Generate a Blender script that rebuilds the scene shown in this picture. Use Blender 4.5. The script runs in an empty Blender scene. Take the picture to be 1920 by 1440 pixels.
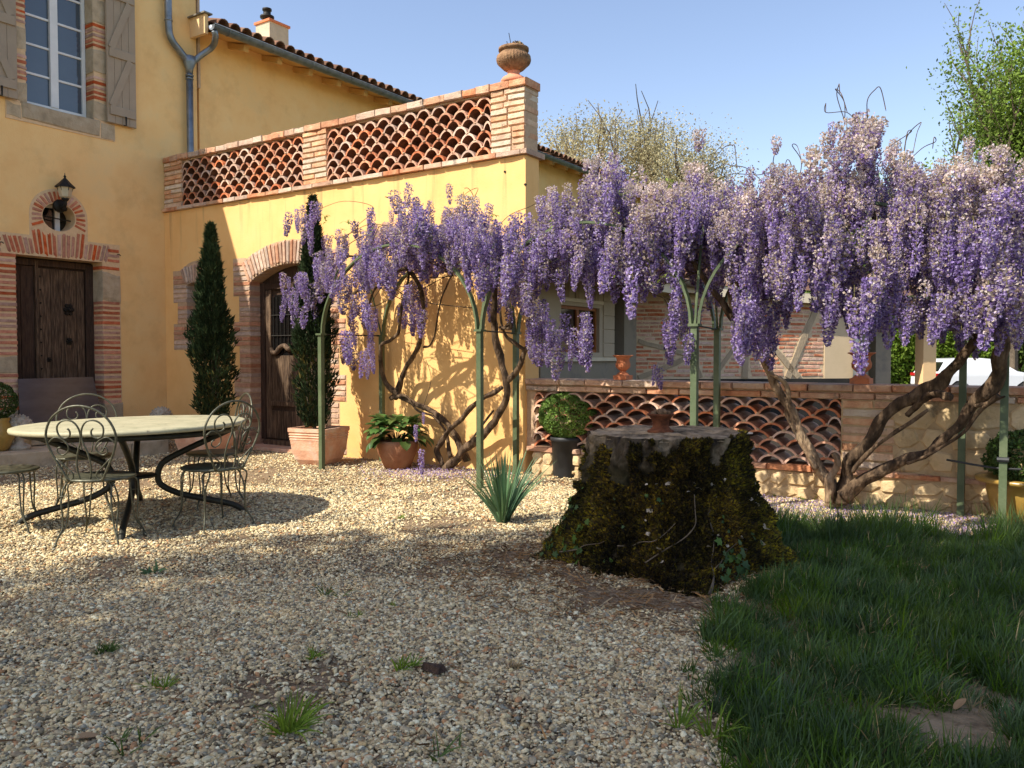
import bpy, math, random
import numpy as np
from mathutils import Matrix, Vector, noise
from mathutils.geometry import tessellate_polygon
from math import sin, cos, pi, radians, atan, atan2, sqrt

random.seed(7); rng = np.random.default_rng(7)
sc = bpy.context.scene
COL = sc.collection

# ------------------------------------------------------------------ camera, sky, sun, exposure
YAW = radians(34); F = 1555.0; HC = 1.35; PIT = atan(52 / F)
cd = bpy.data.cameras.new('camera'); cam = bpy.data.objects.new('camera', cd); COL.objects.link(cam)
cam.location = (0, 0, HC); cam.rotation_euler = (pi / 2 - PIT, 0, YAW)
cd.sensor_width = 36; cd.lens = F / 1920 * 36; cd.clip_end = 800; cd.clip_start = 0.05
sc.camera = cam
SUN = Vector((0.40, 0.85, -1.0)).normalized()          # way the light travels
SUN_EL = math.asin(-SUN.z); SUN_AZ = atan2(-SUN.x, -SUN.y)
w = bpy.data.worlds.new('World'); sc.world = w; w.use_nodes = True
nt = w.node_tree; bg = nt.nodes['Background']
sky = nt.nodes.new('ShaderNodeTexSky'); sky.sky_type = 'NISHITA'; sky.sun_disc = False
sky.sun_elevation = SUN_EL; sky.sun_rotation = SUN_AZ
sky.air_density = 1.0; sky.dust_density = 0.9; sky.ozone_density = 0.7; sky.altitude = 100
tn = nt.nodes.new('ShaderNodeMix'); tn.data_type = 'RGBA'; tn.blend_type = 'MULTIPLY'; tn.inputs[0].default_value = 1
tn.inputs[7].default_value = (1.03, .95, .94, 1); nt.links.new(sky.outputs[0], tn.inputs[6]); nt.links.new(tn.outputs[2], bg.inputs[0])
bg.inputs[1].default_value = 0.13
sl = bpy.data.lights.new('sun', 'SUN'); sun = bpy.data.objects.new('sun', sl); COL.objects.link(sun)
sl.energy = 3.9; sl.angle = radians(0.53); sl.color = (1.0, 0.95, 0.84)
sun.rotation_euler = SUN.to_track_quat('-Z', 'Y').to_euler(); sun.location = (-8, -14, 20)
sc.view_settings.view_transform = 'Standard'; sc.view_settings.look = 'None'
sc.view_settings.gamma = 1; sc.view_settings.exposure = 0.93
try: sc.view_settings.use_curve_mapping = False
except Exception: pass
sc.render.engine = 'CYCLES'

# ------------------------------------------------------------------ pixel -> place helpers
def ray(px, py):
    x = (px - 960) / F; y = (720 - py) / F
    h = cos(PIT) + y * sin(PIT); z = -sin(PIT) + y * cos(PIT)
    return Vector((x * cos(YAW) - h * sin(YAW), x * sin(YAW) + h * cos(YAW), z))
O = Vector((0, 0, HC))
def gp(px, py, z=0.0):
    r = ray(px, py); return O + r * ((z - HC) / r.z)
def at_y(px, py, Y):
    r = ray(px, py); return O + r * (Y / r.y)
def at_x(px, py, X):
    r = ray(px, py); return O + r * (X / r.x)
def at_z(px, py, Z):                                   # at a given distance ahead
    r = ray(px, py); return O + r * Z
def cw(rt, fw, z=0.0):                                 # metres right / ahead of the camera
    return Vector((rt * cos(YAW) - fw * sin(YAW), rt * sin(YAW) + fw * cos(YAW), z))
def visible(p, m=60):
    d = -p[0] * sin(YAW) + p[1] * cos(YAW); r = p[0] * cos(YAW) + p[1] * sin(YAW)
    return d > .5 and abs(r / d) < (960 + m) / F

# ------------------------------------------------------------------ materials
MATS = {}
COOL = ('zinc', 'window_glass', 'petal', 'car_white', 'white_paint', 'tyre', 'rim_metal', 'blue_glaze', 'black_plastic', 'white_label', 'smoked_sheet')
def mat(name, cols, scale=8, rough=.85, bump=0.0, bscale=40, stretch=(1, 1, 1), rnd=0.0, hue=0.0, detail=6,
        metal=0.0, spec=0.3, trans=0.0, attr=None, stain=None, translucent=0.0, distort=0.0, contrast=1.0, coat=0):
    m = bpy.data.materials.new(name); m.use_nodes = True; N = m.node_tree.nodes; L = m.node_tree.links
    b = N['Principled BSDF']; b.inputs['Roughness'].default_value = rough
    b.inputs['Metallic'].default_value = metal; b.inputs['Specular IOR Level'].default_value = spec
    if coat: b.inputs['Coat Weight'].default_value = coat; b.inputs['Coat Roughness'].default_value = .08
    g = N.new('ShaderNodeNewGeometry'); mp = N.new('ShaderNodeMapping'); mp.inputs['Scale'].default_value = stretch
    L.new(g.outputs['Position'], mp.inputs[0])
    n1 = N.new('ShaderNodeTexNoise'); n1.inputs['Scale'].default_value = scale; n1.inputs['Detail'].default_value = detail
    n1.inputs['Roughness'].default_value = .62; n1.inputs['Distortion'].default_value = distort
    L.new(mp.outputs[0], n1.inputs[0])
    r = N.new('ShaderNodeValToRGB'); e = r.color_ramp.elements
    if name not in COOL: cols = [(min(.88, c[0] * 1.07), c[1] * .97, c[2] * .82) for c in cols]
    k = len(cols); w_ = .20 / contrast
    for i, c in enumerate(cols):
        p = .5 + (i / (k - 1) - .5) * 2 * w_ if k > 1 else .5
        el = e[i] if i < 2 else e.new(p)
        el.position = p; el.color = (*c, 1)
    if k == 1: e[1].color = (*cols[0], 1)
    L.new(n1.outputs[0], r.inputs[0]); out = r.outputs[0]
    if attr:
        a = N.new('ShaderNodeAttribute'); a.attribute_name = attr
        mx = N.new('ShaderNodeMix'); mx.data_type = 'RGBA'; mx.blend_type = 'MULTIPLY'; mx.inputs[0].default_value = 1
        L.new(out, mx.inputs[6]); L.new(a.outputs['Color'], mx.inputs[7]); out = mx.outputs[2]
    for s_ in (stain or []):                            # (colour, scale, stretch, threshold, width, strength, zmin, zmax)
        c, s2, st, th, wd, amt, z0, z1 = s_
        mp2 = N.new('ShaderNodeMapping'); mp2.inputs['Scale'].default_value = st; L.new(g.outputs['Position'], mp2.inputs[0])
        n2 = N.new('ShaderNodeTexNoise'); n2.inputs['Scale'].default_value = s2; n2.inputs['Detail'].default_value = 7
        n2.inputs['Roughness'].default_value = .65; L.new(mp2.outputs[0], n2.inputs[0])
        mr = N.new('ShaderNodeMapRange'); mr.inputs[1].default_value = th; mr.inputs[2].default_value = th + wd
        mr.inputs[3].default_value = 0; mr.inputs[4].default_value = amt; L.new(n2.outputs[0], mr.inputs[0]); fac = mr.outputs[0]
        if z0 is not None:
            sx = N.new('ShaderNodeSeparateXYZ'); L.new(g.outputs['Position'], sx.inputs[0])
            m2 = N.new('ShaderNodeMapRange'); m2.inputs[1].default_value = z0; m2.inputs[2].default_value = z1
            L.new(sx.outputs[2], m2.inputs[0]); mm = N.new('ShaderNodeMath'); mm.operation = 'MULTIPLY'
            L.new(fac, mm.inputs[0]); L.new(m2.outputs[0], mm.inputs[1]); fac = mm.outputs[0]
        mx = N.new('ShaderNodeMix'); mx.data_type = 'RGBA'; L.new(fac, mx.inputs[0]); L.new(out, mx.inputs[6])
        mx.inputs[7].default_value = (*c, 1); out = mx.outputs[2]
    if rnd or hue:
        oi = N.new('ShaderNodeObjectInfo'); hs = N.new('ShaderNodeHueSaturation')
        m1 = N.new('ShaderNodeMapRange'); m1.inputs[3].default_value = 1 - rnd; m1.inputs[4].default_value = 1 + rnd
        L.new(oi.outputs['Random'], m1.inputs[0]); L.new(m1.outputs[0], hs.inputs['Value'])
        if hue:
            mu = N.new('ShaderNodeMath'); mu.operation = 'MULTIPLY'; mu.inputs[1].default_value = 7.31; L.new(oi.outputs['Random'], mu.inputs[0])
            fr = N.new('ShaderNodeMath'); fr.operation = 'FRACT'; L.new(mu.outputs[0], fr.inputs[0])
            m3 = N.new('ShaderNodeMapRange'); m3.inputs[3].default_value = .5 - hue; m3.inputs[4].default_value = .5 + hue
            L.new(fr.outputs[0], m3.inputs[0]); L.new(m3.outputs[0], hs.inputs['Hue'])
            m4 = N.new('ShaderNodeMapRange'); m4.inputs[3].default_value = 1.15; m4.inputs[4].default_value = .6
            L.new(fr.outputs[0], m4.inputs[0]); L.new(m4.outputs[0], hs.inputs['Saturation'])
        L.new(out, hs.inputs['Color']); out = hs.outputs[0]
    L.new(out, b.inputs['Base Color'])
    if bump:
        n3 = N.new('ShaderNodeTexNoise'); n3.inputs['Scale'].default_value = bscale; n3.inputs['Detail'].default_value = 5
        L.new(mp.outputs[0], n3.inputs[0]); bp = N.new('ShaderNodeBump'); bp.inputs['Strength'].default_value = min(1, bump)
        bp.inputs['Distance'].default_value = .012 if bump <= 1 else .012 * bump
        L.new(n3.outputs[0], bp.inputs['Height']); L.new(bp.outputs[0], b.inputs['Normal'])
    if translucent:
        tr = N.new('ShaderNodeBsdfTranslucent'); L.new(out, tr.inputs[0]); ms = N.new('ShaderNodeMixShader')
        ms.inputs[0].default_value = translucent; o = N['Material Output']
        L.new(b.outputs[0], ms.inputs[1]); L.new(tr.outputs[0], ms.inputs[2]); L.new(ms.outputs[0], o.inputs[0])
    MATS[name] = m; return m

def pebble_mat(name, cols):
    m = bpy.data.materials.new(name); m.use_nodes = True; N = m.node_tree.nodes; L = m.node_tree.links
    b = N['Principled BSDF']; b.inputs['Roughness'].default_value = .75; b.inputs['Specular IOR Level'].default_value = .25
    oi = N.new('ShaderNodeObjectInfo'); r = N.new('ShaderNodeValToRGB'); r.color_ramp.interpolation = 'CONSTANT'
    e = r.color_ramp.elements
    for i, c in enumerate(cols):
        el = e[i] if i < 2 else e.new(i / len(cols))
        el.position = i / len(cols); el.color = (*c, 1)
    L.new(oi.outputs['Random'], r.inputs[0])
    g = N.new('ShaderNodeNewGeometry'); n = N.new('ShaderNodeTexNoise'); n.inputs['Scale'].default_value = 90; L.new(g.outputs['Position'], n.inputs[0])
    hs = N.new('ShaderNodeHueSaturation'); mr = N.new('ShaderNodeMapRange'); mr.inputs[1].default_value = .3; mr.inputs[2].default_value = .7
    mr.inputs[3].default_value = .75; mr.inputs[4].default_value = 1.2; L.new(n.outputs[0], mr.inputs[0]); L.new(mr.outputs[0], hs.inputs['Value'])
    L.new(r.outputs[0], hs.inputs['Color']); L.new(hs.outputs[0], b.inputs['Base Color'])
    MATS[name] = m; return m

mat('ochre_render', [(.77, .48, .20), (.82, .53, .235), (.85, .565, .265)], 2.2, .92, .25, 60,
    stain=[((.42, .25, .11), 3.0, (2.6, 2.6, .16), .54, .14, .75, 2.4, 3.7), ((.60, .42, .20), 1.1, (1, 1, 1), .55, .2, .35, None, 0),
           ((.50, .36, .20), 5, (1, 1, 1), .50, .2, .6, .45, .0)])
mat('facade_render', [(.79, .53, .25), (.83, .585, .29), (.86, .62, .33)], 2.2, .92, .25, 60,  # same ochre paint, lightened to put bounced light into the shaded walls
    stain=[((.62, .36, .14), 2.0, (1, 1, 1), .52, .2, .45, None, 0), ((.60, .42, .20), 1.1, (1, 1, 1), .55, .2, .35, None, 0),
           ((.50, .36, .20), 5, (1, 1, 1), .50, .2, .6, .45, .0)])
mat('pale_ochre_render', [(.72, .52, .30), (.78, .57, .34)], 3, .92, .2, 60)
mat('facade_brick', [(.34, .115, .06), (.48, .18, .10), (.56, .26, .16)], 14, .9, .6, 60, rnd=.22, hue=.012)
mat('cream_mortar', [(.60, .45, .30), (.70, .55, .39)], 20, .95, .5, 90)
mat('pale_brick', [(.36, .21, .15), (.48, .29, .20), (.56, .38, .27)], 13, .92, .7, 60, rnd=.25, hue=.012)
mat('pale_mortar', [(.44, .32, .23), (.56, .43, .32)], 20, .95, .6, 80)
mat('parapet_brick', [(.46, .26, .16), (.60, .40, .26), (.66, .52, .36)], 9, .92, .8, 60, rnd=.16, hue=.014,
    stain=[((.16, .12, .09), 14, (1, 1, 1), .60, .1, .7, None, 0)])
mat('cap_brick', [(.42, .22, .14), (.52, .31, .20), (.62, .46, .32)], 7, .92, .8, 60, rnd=.14, hue=.012,
    stain=[((.14, .11, .08), 9, (1, 1, 1), .56, .12, .8, None, 0)])
mat('roof_tile_clay', [(.40, .17, .10), (.55, .27, .165), (.64, .40, .27)], 12, .88, .5, 60, rnd=.28, hue=.012)
mat('shaded_tile_inside', [(.07, .032, .022), (.13, .06, .038), (.18, .10, .065)], 12, .95, .5, 60, rnd=.3)  # darker clay, shade of the hollows painted on the tile undersides
mat('old_roof_tile', [(.10, .055, .04), (.20, .11, .075), (.13, .12, .09)], 9, .92, .8, 40, rnd=.3)
mat('grey_stone', [(.30, .26, .20), (.42, .36, .28), (.47, .42, .35)], 7, .9, .7, 40, rnd=.12)
mat('rubble_stone', [(.44, .34, .20), (.58, .46, .29), (.64, .53, .37)], 6, .92, 1.0, 30, rnd=.16,
    stain=[((.10, .09, .06), 3.2, (1, 1, .6), .57, .1, .85, None, 0)])
mat('rubble_mortar', [(.40, .31, .20), (.52, .41, .27)], 9, .95, 1.2, 30,
    stain=[((.09, .08, .055), 3.2, (1, 1, .6), .57, .1, .85, None, 0)])
mat('step_stone', [(.36, .30, .22), (.48, .41, .31), (.53, .47, .38)], 5, .9, .8, 30, stain=[((.20, .17, .12), 4, (1, 1, 1), .55, .15, .6, None, 0)])
mat('old_wood', [(.035, .022, .015), (.095, .062, .042), (.19, .135, .095)], 10, .7, .9, 30, stretch=(5, 5, .45), rnd=.12, contrast=1.3)
mat('dark_wood', [(.020, .012, .009), (.055, .032, .022), (.09, .056, .038)], 10, .7, .8, 30, stretch=(5, 5, .5), rnd=.12)
mat('iron', [(.012, .011, .010), (.03, .028, .026)], 30, .55, .4, 80, metal=.4)
mat('shutter_paint', [(.31, .265, .225), (.345, .30, .255)], 6, .7, .15, 80)
mat('white_paint', [(.70, .70, .69), (.78, .78, .77)], 6, .5)
mat('window_glass', [(.055, .075, .10), (.075, .10, .13)], 1, .06, spec=.9)
mat('dark_glass', [(.008, .008, .009)], 1, .08, spec=.7)
mat('smoked_sheet', [(.052, .043, .046), (.085, .072, .075)], 3, .25, spec=.5, stretch=(1, 1, 3))
mat('zinc', [(.13, .15, .17), (.20, .225, .25), (.26, .28, .30)], 8, .42, .15, 30, metal=.7, spec=.5)
mat('dull_zinc', [(.16, .155, .14), (.25, .245, .23)], 8, .6, .2, 30, metal=.3)
mat('terracotta', [(.54, .29, .20), (.66, .40, .29), (.72, .52, .41)], 7, .85, .4, 50, stain=[((.66, .56, .44), 6, (1, 1, 1), .5, .16, .6, None, 0)])
mat('orange_terracotta', [(.50, .17, .085), (.60, .24, .13)], 8, .85, .3, 50, stain=[((.22, .12, .08), 12, (1, 1, 1), .56, .12, .6, None, 0)])
mat('pink_terracotta', [(.62, .26, .17), (.68, .32, .22)], 8, .85, .3, 50)
mat('lichen_terracotta', [(.13, .085, .055), (.26, .16, .10), (.36, .24, .15)], 16, .95, .9, 50)
mat('brown_pot', [(.20, .085, .05), (.30, .14, .08), (.34, .19, .12)], 6, .8, .5, 40)
mat('rust', [(.06, .022, .012), (.14, .05, .025), (.20, .08, .04)], 22, .9, .8, 60, metal=.2)
mat('yellow_glaze', [(.26, .17, .04), (.38, .26, .07)], 5, .3, .2, 20, spec=.5)
mat('blue_glaze', [(.03, .04, .06), (.06, .07, .10)], 5, .35, .2, 20)
mat('black_plastic', [(.018, .019, .020), (.035, .036, .037)], 9, .5, .15, 30, stain=[((.12, .12, .11), 6, (1, 1, .3), .56, .12, .5, None, 0)])
mat('garden_stone', [(.27, .24, .20), (.40, .37, .33), (.48, .46, .42)], 18, .95, .8, 50)
mat('bare_earth', [(.13, .095, .06), (.24, .185, .12), (.32, .25, .17)], 14, .98, 1.2, 50)
mat('shaded_yard_soil', [(.018, .014, .010), (.035, .028, .02)], 20, .98, 1, 40)  # near-black so the ground colour carries the yard's shade
mat('dry_blade', [(.30, .24, .12), (.40, .33, .18)], 9, .9, rnd=.3)
mat('soil', [(.05, .034, .021), (.115, .078, .05)], 20, .98, 1, 40)
mat('sage_paint', [(.30, .31, .22), (.39, .39, .29), (.45, .45, .34)], 6, .55, .2, 40, stain=[((.13, .10, .07), 16, (1, 1, 1), .60, .08, .8, None, 0)])
mat('chair_metal', [(.045, .05, .036), (.085, .09, .066), (.14, .145, .11)], 18, .45, .2, 60, metal=.35, spec=.5)
mat('table_metal', [(.018, .019, .016), (.04, .042, .035)], 12, .5, .2, 60, metal=.3)
mat('post_green', [(.055, .085, .043), (.085, .122, .068), (.115, .152, .09)], 5, .5, .2, 40, spec=.4)
mat('vine_bark', [(.020, .014, .010), (.080, .054, .036), (.18, .13, .09)], 16, .95, 2.2, 45, stretch=(1, 1, .35), contrast=1.2)  # darkened, canopy shade on the trunks is put into the bark colour
mat('pale_vine_bark', [(.07, .045, .030), (.25, .18, .125), (.38, .30, .22)], 16, .95, 2.2, 45, stretch=(1, 1, .35), contrast=1.2)
mat('tree_bark', [(.08, .065, .05), (.17, .14, .11)], 8, .95, 1, 30)
mat('stump_wood', [(.06, .047, .034), (.21, .165, .115), (.36, .29, .21)], 9, .95, 1.6, 30, stretch=(1, 1, 1), contrast=1.2)
mat('stump_bark', [(.012, .009, .007), (.07, .055, .038), (.20, .165, .12)], 9, .95, 3.0, 26, stretch=(1, 1, .5), contrast=1.3,
    stain=[((.030, .024, .008), 5, (1, 1, 1), .38, .12, .9, .76, .60)])
mat('moss', [(.030, .026, .008), (.085, .070, .017), (.15, .12, .030)], 5, .98, attr='tint', contrast=1.2)
mat('petal', [(.86, .86, .86), (1, 1, 1)], 3, .7, attr='tint', translucent=.35, spec=.15)
mat('raceme_stalk', [(.20, .19, .09)], 3, .8)
mat('cypress_green', [(.010, .020, .009), (.024, .042, .018), (.045, .07, .03)], 5, .85, attr='tint', spec=.15)
mat('box_green', [(.035, .075, .016), (.07, .13, .026), (.12, .19, .045)], 9, .6, attr='tint', translucent=.15)
mat('ivy_green', [(.03, .07, .022), (.06, .12, .04)], 9, .5, attr='tint', translucent=.15)
mat('bergenia_green', [(.04, .10, .03), (.08, .17, .05)], 6, .4, attr='tint', translucent=.15, spec=.5)
mat('iris_green', [(.07, .15, .085), (.11, .21, .12)], 9, .5, attr='tint', translucent=.2)
mat('grass_green', [(.028, .070, .011), (.060, .135, .018), (.11, .19, .032)], 3, .7, rnd=.3, hue=.012, translucent=.2)
mat('dry_straw', [(.30, .22, .13), (.42, .33, .21)], 9, .9, attr='tint')
mat('bud_leaf', [(.33, .33, .215), (.43, .42, .29)], 2, .8, attr='tint', translucent=.3)
mat('fresh_leaf', [(.11, .20, .025), (.17, .27, .045)], 2, .7, attr='tint', translucent=.3)
mat('willow_leaf', [(.16, .26, .07), (.22, .32, .10)], 2, .7, attr='tint', translucent=.3)
mat('hedge_leaf', [(.12, .22, .02), (.20, .32, .04)], 2, .7, attr='tint', translucent=.3)
mat('shade_leaf', [(.04, .08, .02)], 2, .7, attr='tint', translucent=.15)
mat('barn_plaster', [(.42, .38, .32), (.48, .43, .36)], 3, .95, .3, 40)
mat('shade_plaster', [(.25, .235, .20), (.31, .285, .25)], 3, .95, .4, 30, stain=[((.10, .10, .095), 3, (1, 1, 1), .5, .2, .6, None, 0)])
mat('yard_shade_dark', [(.012, .013, .014), (.03, .03, .03)], 4, .95, .3, 30)  # near-black, the yard's shade and clutter put into a colour
mat('beige_plaster', [(.52, .44, .32), (.58, .49, .37)], 3, .95, .2, 40)
mat('barn_brick', [(.42, .16, .09), (.56, .27, .17), (.62, .42, .30)], 12, .92, .8, 60, rnd=.25, hue=.012)
mat('barn_mortar', [(.56, .46, .34), (.66, .56, .43)], 16, .95, .7, 60)
mat('aged_timber', [(.30, .25, .19), (.42, .36, .28)], 9, .9, .8, 40, stretch=(1, 1, .4))
mat('cream_board', [(.62, .58, .48), (.70, .66, .56)], 6, .7, .2, 40)
mat('orange_wood', [(.26, .10, .035), (.36, .15, .055)], 9, .5, .2, 40)
mat('car_white', [(.80, .81, .82)], 3, .3, spec=.5, coat=.6)
mat('tyre', [(.015, .015, .016)], 9, .8)
mat('rim_metal', [(.45, .45, .46)], 9, .35, metal=.8)
mat('red_lamp', [(.45, .01, .015)], 9, .2, spec=.6)
mat('beam_wood', [(.55, .36, .15), (.62, .42, .19)], 6, .85, .2, 40)
mat('lamp_glass', [(.42, .40, .33), (.5, .48, .40)], 6, .2, spec=.5)
mat('meadow', [(.10, .16, .04), (.16, .22, .06)], 3, .95, .5, 20)
mat('gravel_bed', [(.12, .085, .052), (.24, .18, .12), (.38, .30, .215)], 55, .98, 1.5, 70,
    stain=[((.085, .055, .035), 1.3, (1, 1, 1), .60, .1, .6, None, 0)])
mat('dry_leaf', [(.24, .16, .09), (.32, .22, .13)], 9, .8)
mat('pine_cone', [(.10, .06, .035), (.20, .13, .08)], 30, .9, .6, 60)
mat('concrete', [(.42, .39, .34), (.52, .49, .43)], 6, .95, .4, 30, stain=[((.15, .14, .12), 4, (1, 1, .3), .52, .15, .7, None, 0)])
mat('white_label', [(.75, .76, .78)], 3, .5)
pebble_mat('pebble', [(0.61, 0.46, 0.23), (0.77, 0.62, 0.36), (0.35, 0.25, 0.13), (0.51, 0.36, 0.17), (0.85, 0.76, 0.49), (0.42, 0.33, 0.20),
                      (0.68, 0.52, 0.27), (0.23, 0.19, 0.12), (0.73, 0.58, 0.31), (0.49, 0.25, 0.11), (0.77, 0.64, 0.38), (0.54, 0.40, 0.21), (0.30, 0.22, 0.13), (0.63, 0.53, 0.32),
                      (0.75, 0.56, 0.29), (0.28, 0.26, 0.19), (0.44, 0.32, 0.17), (0.57, 0.44, 0.23), (0.18, 0.14, 0.08), (0.67, 0.55, 0.33)])

# ------------------------------------------------------------------ mesh builder
class MB:
    def __init__(s): s.v = []; s.f = []; s.m = []; s.c = []; s.n = 0; s.usec = False
    def add(s, vs, fs, m=0, c=None):
        vs = np.asarray(vs, dtype=float).reshape(-1, 3); o = s.n
        s.v.append(vs); s.n += len(vs)
        s.f.extend([tuple(int(i) + o for i in f) for f in fs]); s.m.extend([m] * len(fs))
        if c is None: s.c.append(np.ones((len(vs), 3)))
        else:
            s.usec = True; c = np.asarray(c, dtype=float)
            s.c.append(np.broadcast_to(c, (len(vs), 3)) if c.ndim == 1 else c)
        return s
    def box(s, x0, x1, y0, y1, z0, z1, m=0, T=None):
        vs = [(x, y, z) for x in (x0, x1) for y in (y0, y1) for z in (z0, z1)]
        if T is not None: vs = [tuple(T @ Vector(p)) for p in vs]
        return s.add(vs, [(0, 1, 3, 2), (4, 6, 7, 5), (0, 4, 5, 1), (2, 3, 7, 6), (0, 2, 6, 4), (1, 5, 7, 3)], m)
    def tube(s, pts, rad, seg=8, m=0, caps=True, c=None, lump=0.0, T=None):
        P = [Vector(p) for p in pts]; n = len(P)
        R = [rad] * n if not hasattr(rad, '__len__') else list(rad)
        vs = []; up = None
        for i in range(n):
            t = (P[min(i + 1, n - 1)] - P[max(i - 1, 0)])
            t = t.normalized() if t.length > 1e-9 else Vector((0, 0, 1))
            if up is None:
                up = Vector((0, 0, 1)) if abs(t.z) < .9 else Vector((1, 0, 0))
            a = t.cross(up)
            if a.length < 1e-6: a = t.orthogonal()
            a.normalize(); b = a.cross(t).normalized(); up = b
            for k in range(seg):
                q = 2 * pi * k / seg
                rr = R[i]
                if lump: rr *= 1 + lump * noise.noise((P[i] * 7 + Vector((cos(q), sin(q), 0)) * 1.3))
                d = P[i] + a * cos(q) * rr + b * sin(q) * rr
                vs.append(tuple(d if T is None else T @ d))
        fs = [(i * seg + k, i * seg + (k + 1) % seg, (i + 1) * seg + (k + 1) % seg, (i + 1) * seg + k) for i in range(n - 1) for k in range(seg)]
        if caps: fs += [tuple(range(seg))[::-1], tuple(range((n - 1) * seg, n * seg))]
        return s.add(vs, fs, m, c)
    def lathe(s, prof, center=(0, 0, 0), seg=24, m=0, flute=0.0, nfl=0, fr=None, sq=False, rot=0):
        cx, cy, cz = center; vs = []; n = len(prof)
        for i, (r, z) in enumerate(prof):
            for k in range(seg):
                q = 2 * pi * k / seg + rot; rr = r
                if flute and fr and fr[0] <= z <= fr[1]: rr *= 1 + flute * (abs(sin(q * nfl / 2)) - .5)
                vs.append((cx + rr * cos(q), cy + rr * sin(q), cz + z))
        fs = [(i * seg + k, i * seg + (k + 1) % seg, (i + 1) * seg + (k + 1) % seg, (i + 1) * seg + k) for i in range(n - 1) for k in range(seg)]
        fs += [tuple(range(seg))[::-1], tuple(range((n - 1) * seg, n * seg))]
        return s.add(vs, fs, m)
    def prism(s, poly, d0, d1, T=None, m=0):
        n = len(poly)
        vs = [(u, d0, v) for u, v in poly] + [(u, d1, v) for u, v in poly]
        if T is not None: vs = [tuple(T @ Vector(p)) for p in vs]
        tr = tessellate_polygon([[Vector((u, v, 0)) for u, v in poly]])
        fs = [tuple(t) for t in tr] + [tuple(i + n for i in reversed(t)) for t in tr]
        fs += [(i, (i + 1) % n, n + (i + 1) % n, n + i) for i in range(n)]
        return s.add(vs, fs, m)
    def holes(s, outer, hs, d0, d1, T=None, m=0, mside=None):
        loops = [outer] + hs; flat = [p for l in loops for p in l]; n = len(flat)
        tr = tessellate_polygon([[Vector((u, v, 0)) for u, v in l] for l in loops])
        vs = [(u, d0, v) for u, v in flat] + [(u, d1, v) for u, v in flat]
        if T is not None: vs = [tuple(T @ Vector(p)) for p in vs]
        fs = [tuple(t) for t in tr] + [tuple(i + n for i in reversed(t)) for t in tr]
        s.add(vs, fs, m); o = 0; sf = []
        for l in loops:
            k = len(l); sf += [(o + i, o + (i + 1) % k, n + o + (i + 1) % k, n + o + i) for i in range(k)]; o += k
        return s.add(vs, sf, m if mside is None else mside)
    def mesh(s, name, mats, smooth=False):
        me = bpy.data.meshes.new(name); V = np.concatenate(s.v) if s.v else np.zeros((0, 3))
        me.vertices.add(len(V)); me.vertices.foreach_set('co', V.ravel())
        ln = np.fromiter((len(f) for f in s.f), dtype=np.int32, count=len(s.f)); tot = int(ln.sum())
        me.loops.add(tot); me.loops.foreach_set('vertex_index', np.fromiter((i for f in s.f for i in f), dtype=np.int32, count=tot))
        me.polygons.add(len(s.f)); me.polygons.foreach_set('loop_start', np.concatenate(([0], np.cumsum(ln)[:-1])).astype(np.int32))
        me.polygons.foreach_set('loop_total', ln)
        for mn in (mats if isinstance(mats, (list, tuple)) else [mats]): me.materials.append(MATS[mn])
        me.polygons.foreach_set('material_index', np.array(s.m, dtype=np.int32))
        me.polygons.foreach_set('use_smooth', np.full(len(s.f), bool(smooth)))
        me.update(calc_edges=True)
        if s.usec:
            ca = me.color_attributes.new('tint', 'FLOAT_COLOR', 'POINT'); C = np.concatenate(s.c)
            ca.data.foreach_set('color', np.concatenate([C, np.ones((len(C), 1))], 1).ravel().astype(np.float32))
        me.validate(); return me
    def build(s, name, mats, parent=None, smooth=False, local=False):
        o = bpy.data.objects.new(name, s.mesh(name, mats, smooth)); COL.objects.link(o); hang(o, parent, local); return o

WM = {}
def hang(o, parent, local=False, basis=None):
    b = basis if basis is not None else Matrix.Identity(4)
    o.matrix_basis = b
    if parent is not None:
        o.parent = parent
        if not local: o.matrix_parent_inverse = WM[parent.name].inverted(); WM[o.name] = b
        else: WM[o.name] = WM[parent.name] @ b
    else: WM[o.name] = b

def thing(name, label, cat, loc=(0, 0, 0), rz=0, group=None, sc_=1.0):
    o = bpy.data.objects.new(name, None); COL.objects.link(o); o.empty_display_size = .2
    o.matrix_basis = Matrix.Translation(Vector(loc)) @ Matrix.Rotation(rz, 4, 'Z') @ Matrix.Scale(sc_, 4)
    WM[o.name] = o.matrix_basis.copy(); o['label'] = label; o['category'] = cat
    if group: o['group'] = group
    return o
def tag(o, label, cat, group=None, kind=None):
    if label: o['label'] = label
    if cat: o['category'] = cat
    if group: o['group'] = group
    if kind: o['kind'] = kind
    return o
def piece(name, mesh, basis, parent):
    o = bpy.data.objects.new(name, mesh); COL.objects.link(o); hang(o, parent, False, basis); return o

def frame(origin, eu):
    eu = Vector(eu).normalized(); into = Vector((-eu.y, eu.x, 0))
    M = Matrix.Identity(4)
    for i in range(3): M[i][0] = eu[i]; M[i][1] = into[i]; M[i][2] = (0, 0, 1)[i]; M[i][3] = origin[i]
    return M
XF, YB = -12.10, 7.97
FF = frame((XF, 0, 0), (0, 1, 0))        # facade, u = y
FB = frame((0, YB, 0), (1, 0, 0))        # courtyard wall, u = x
FG = frame((-6.6, 0, 0), (0, 1, 0))      # shaded outbuilding wall
FK = frame((-6.6, 13.7, 0), (.7195, .6946, 0))

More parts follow.
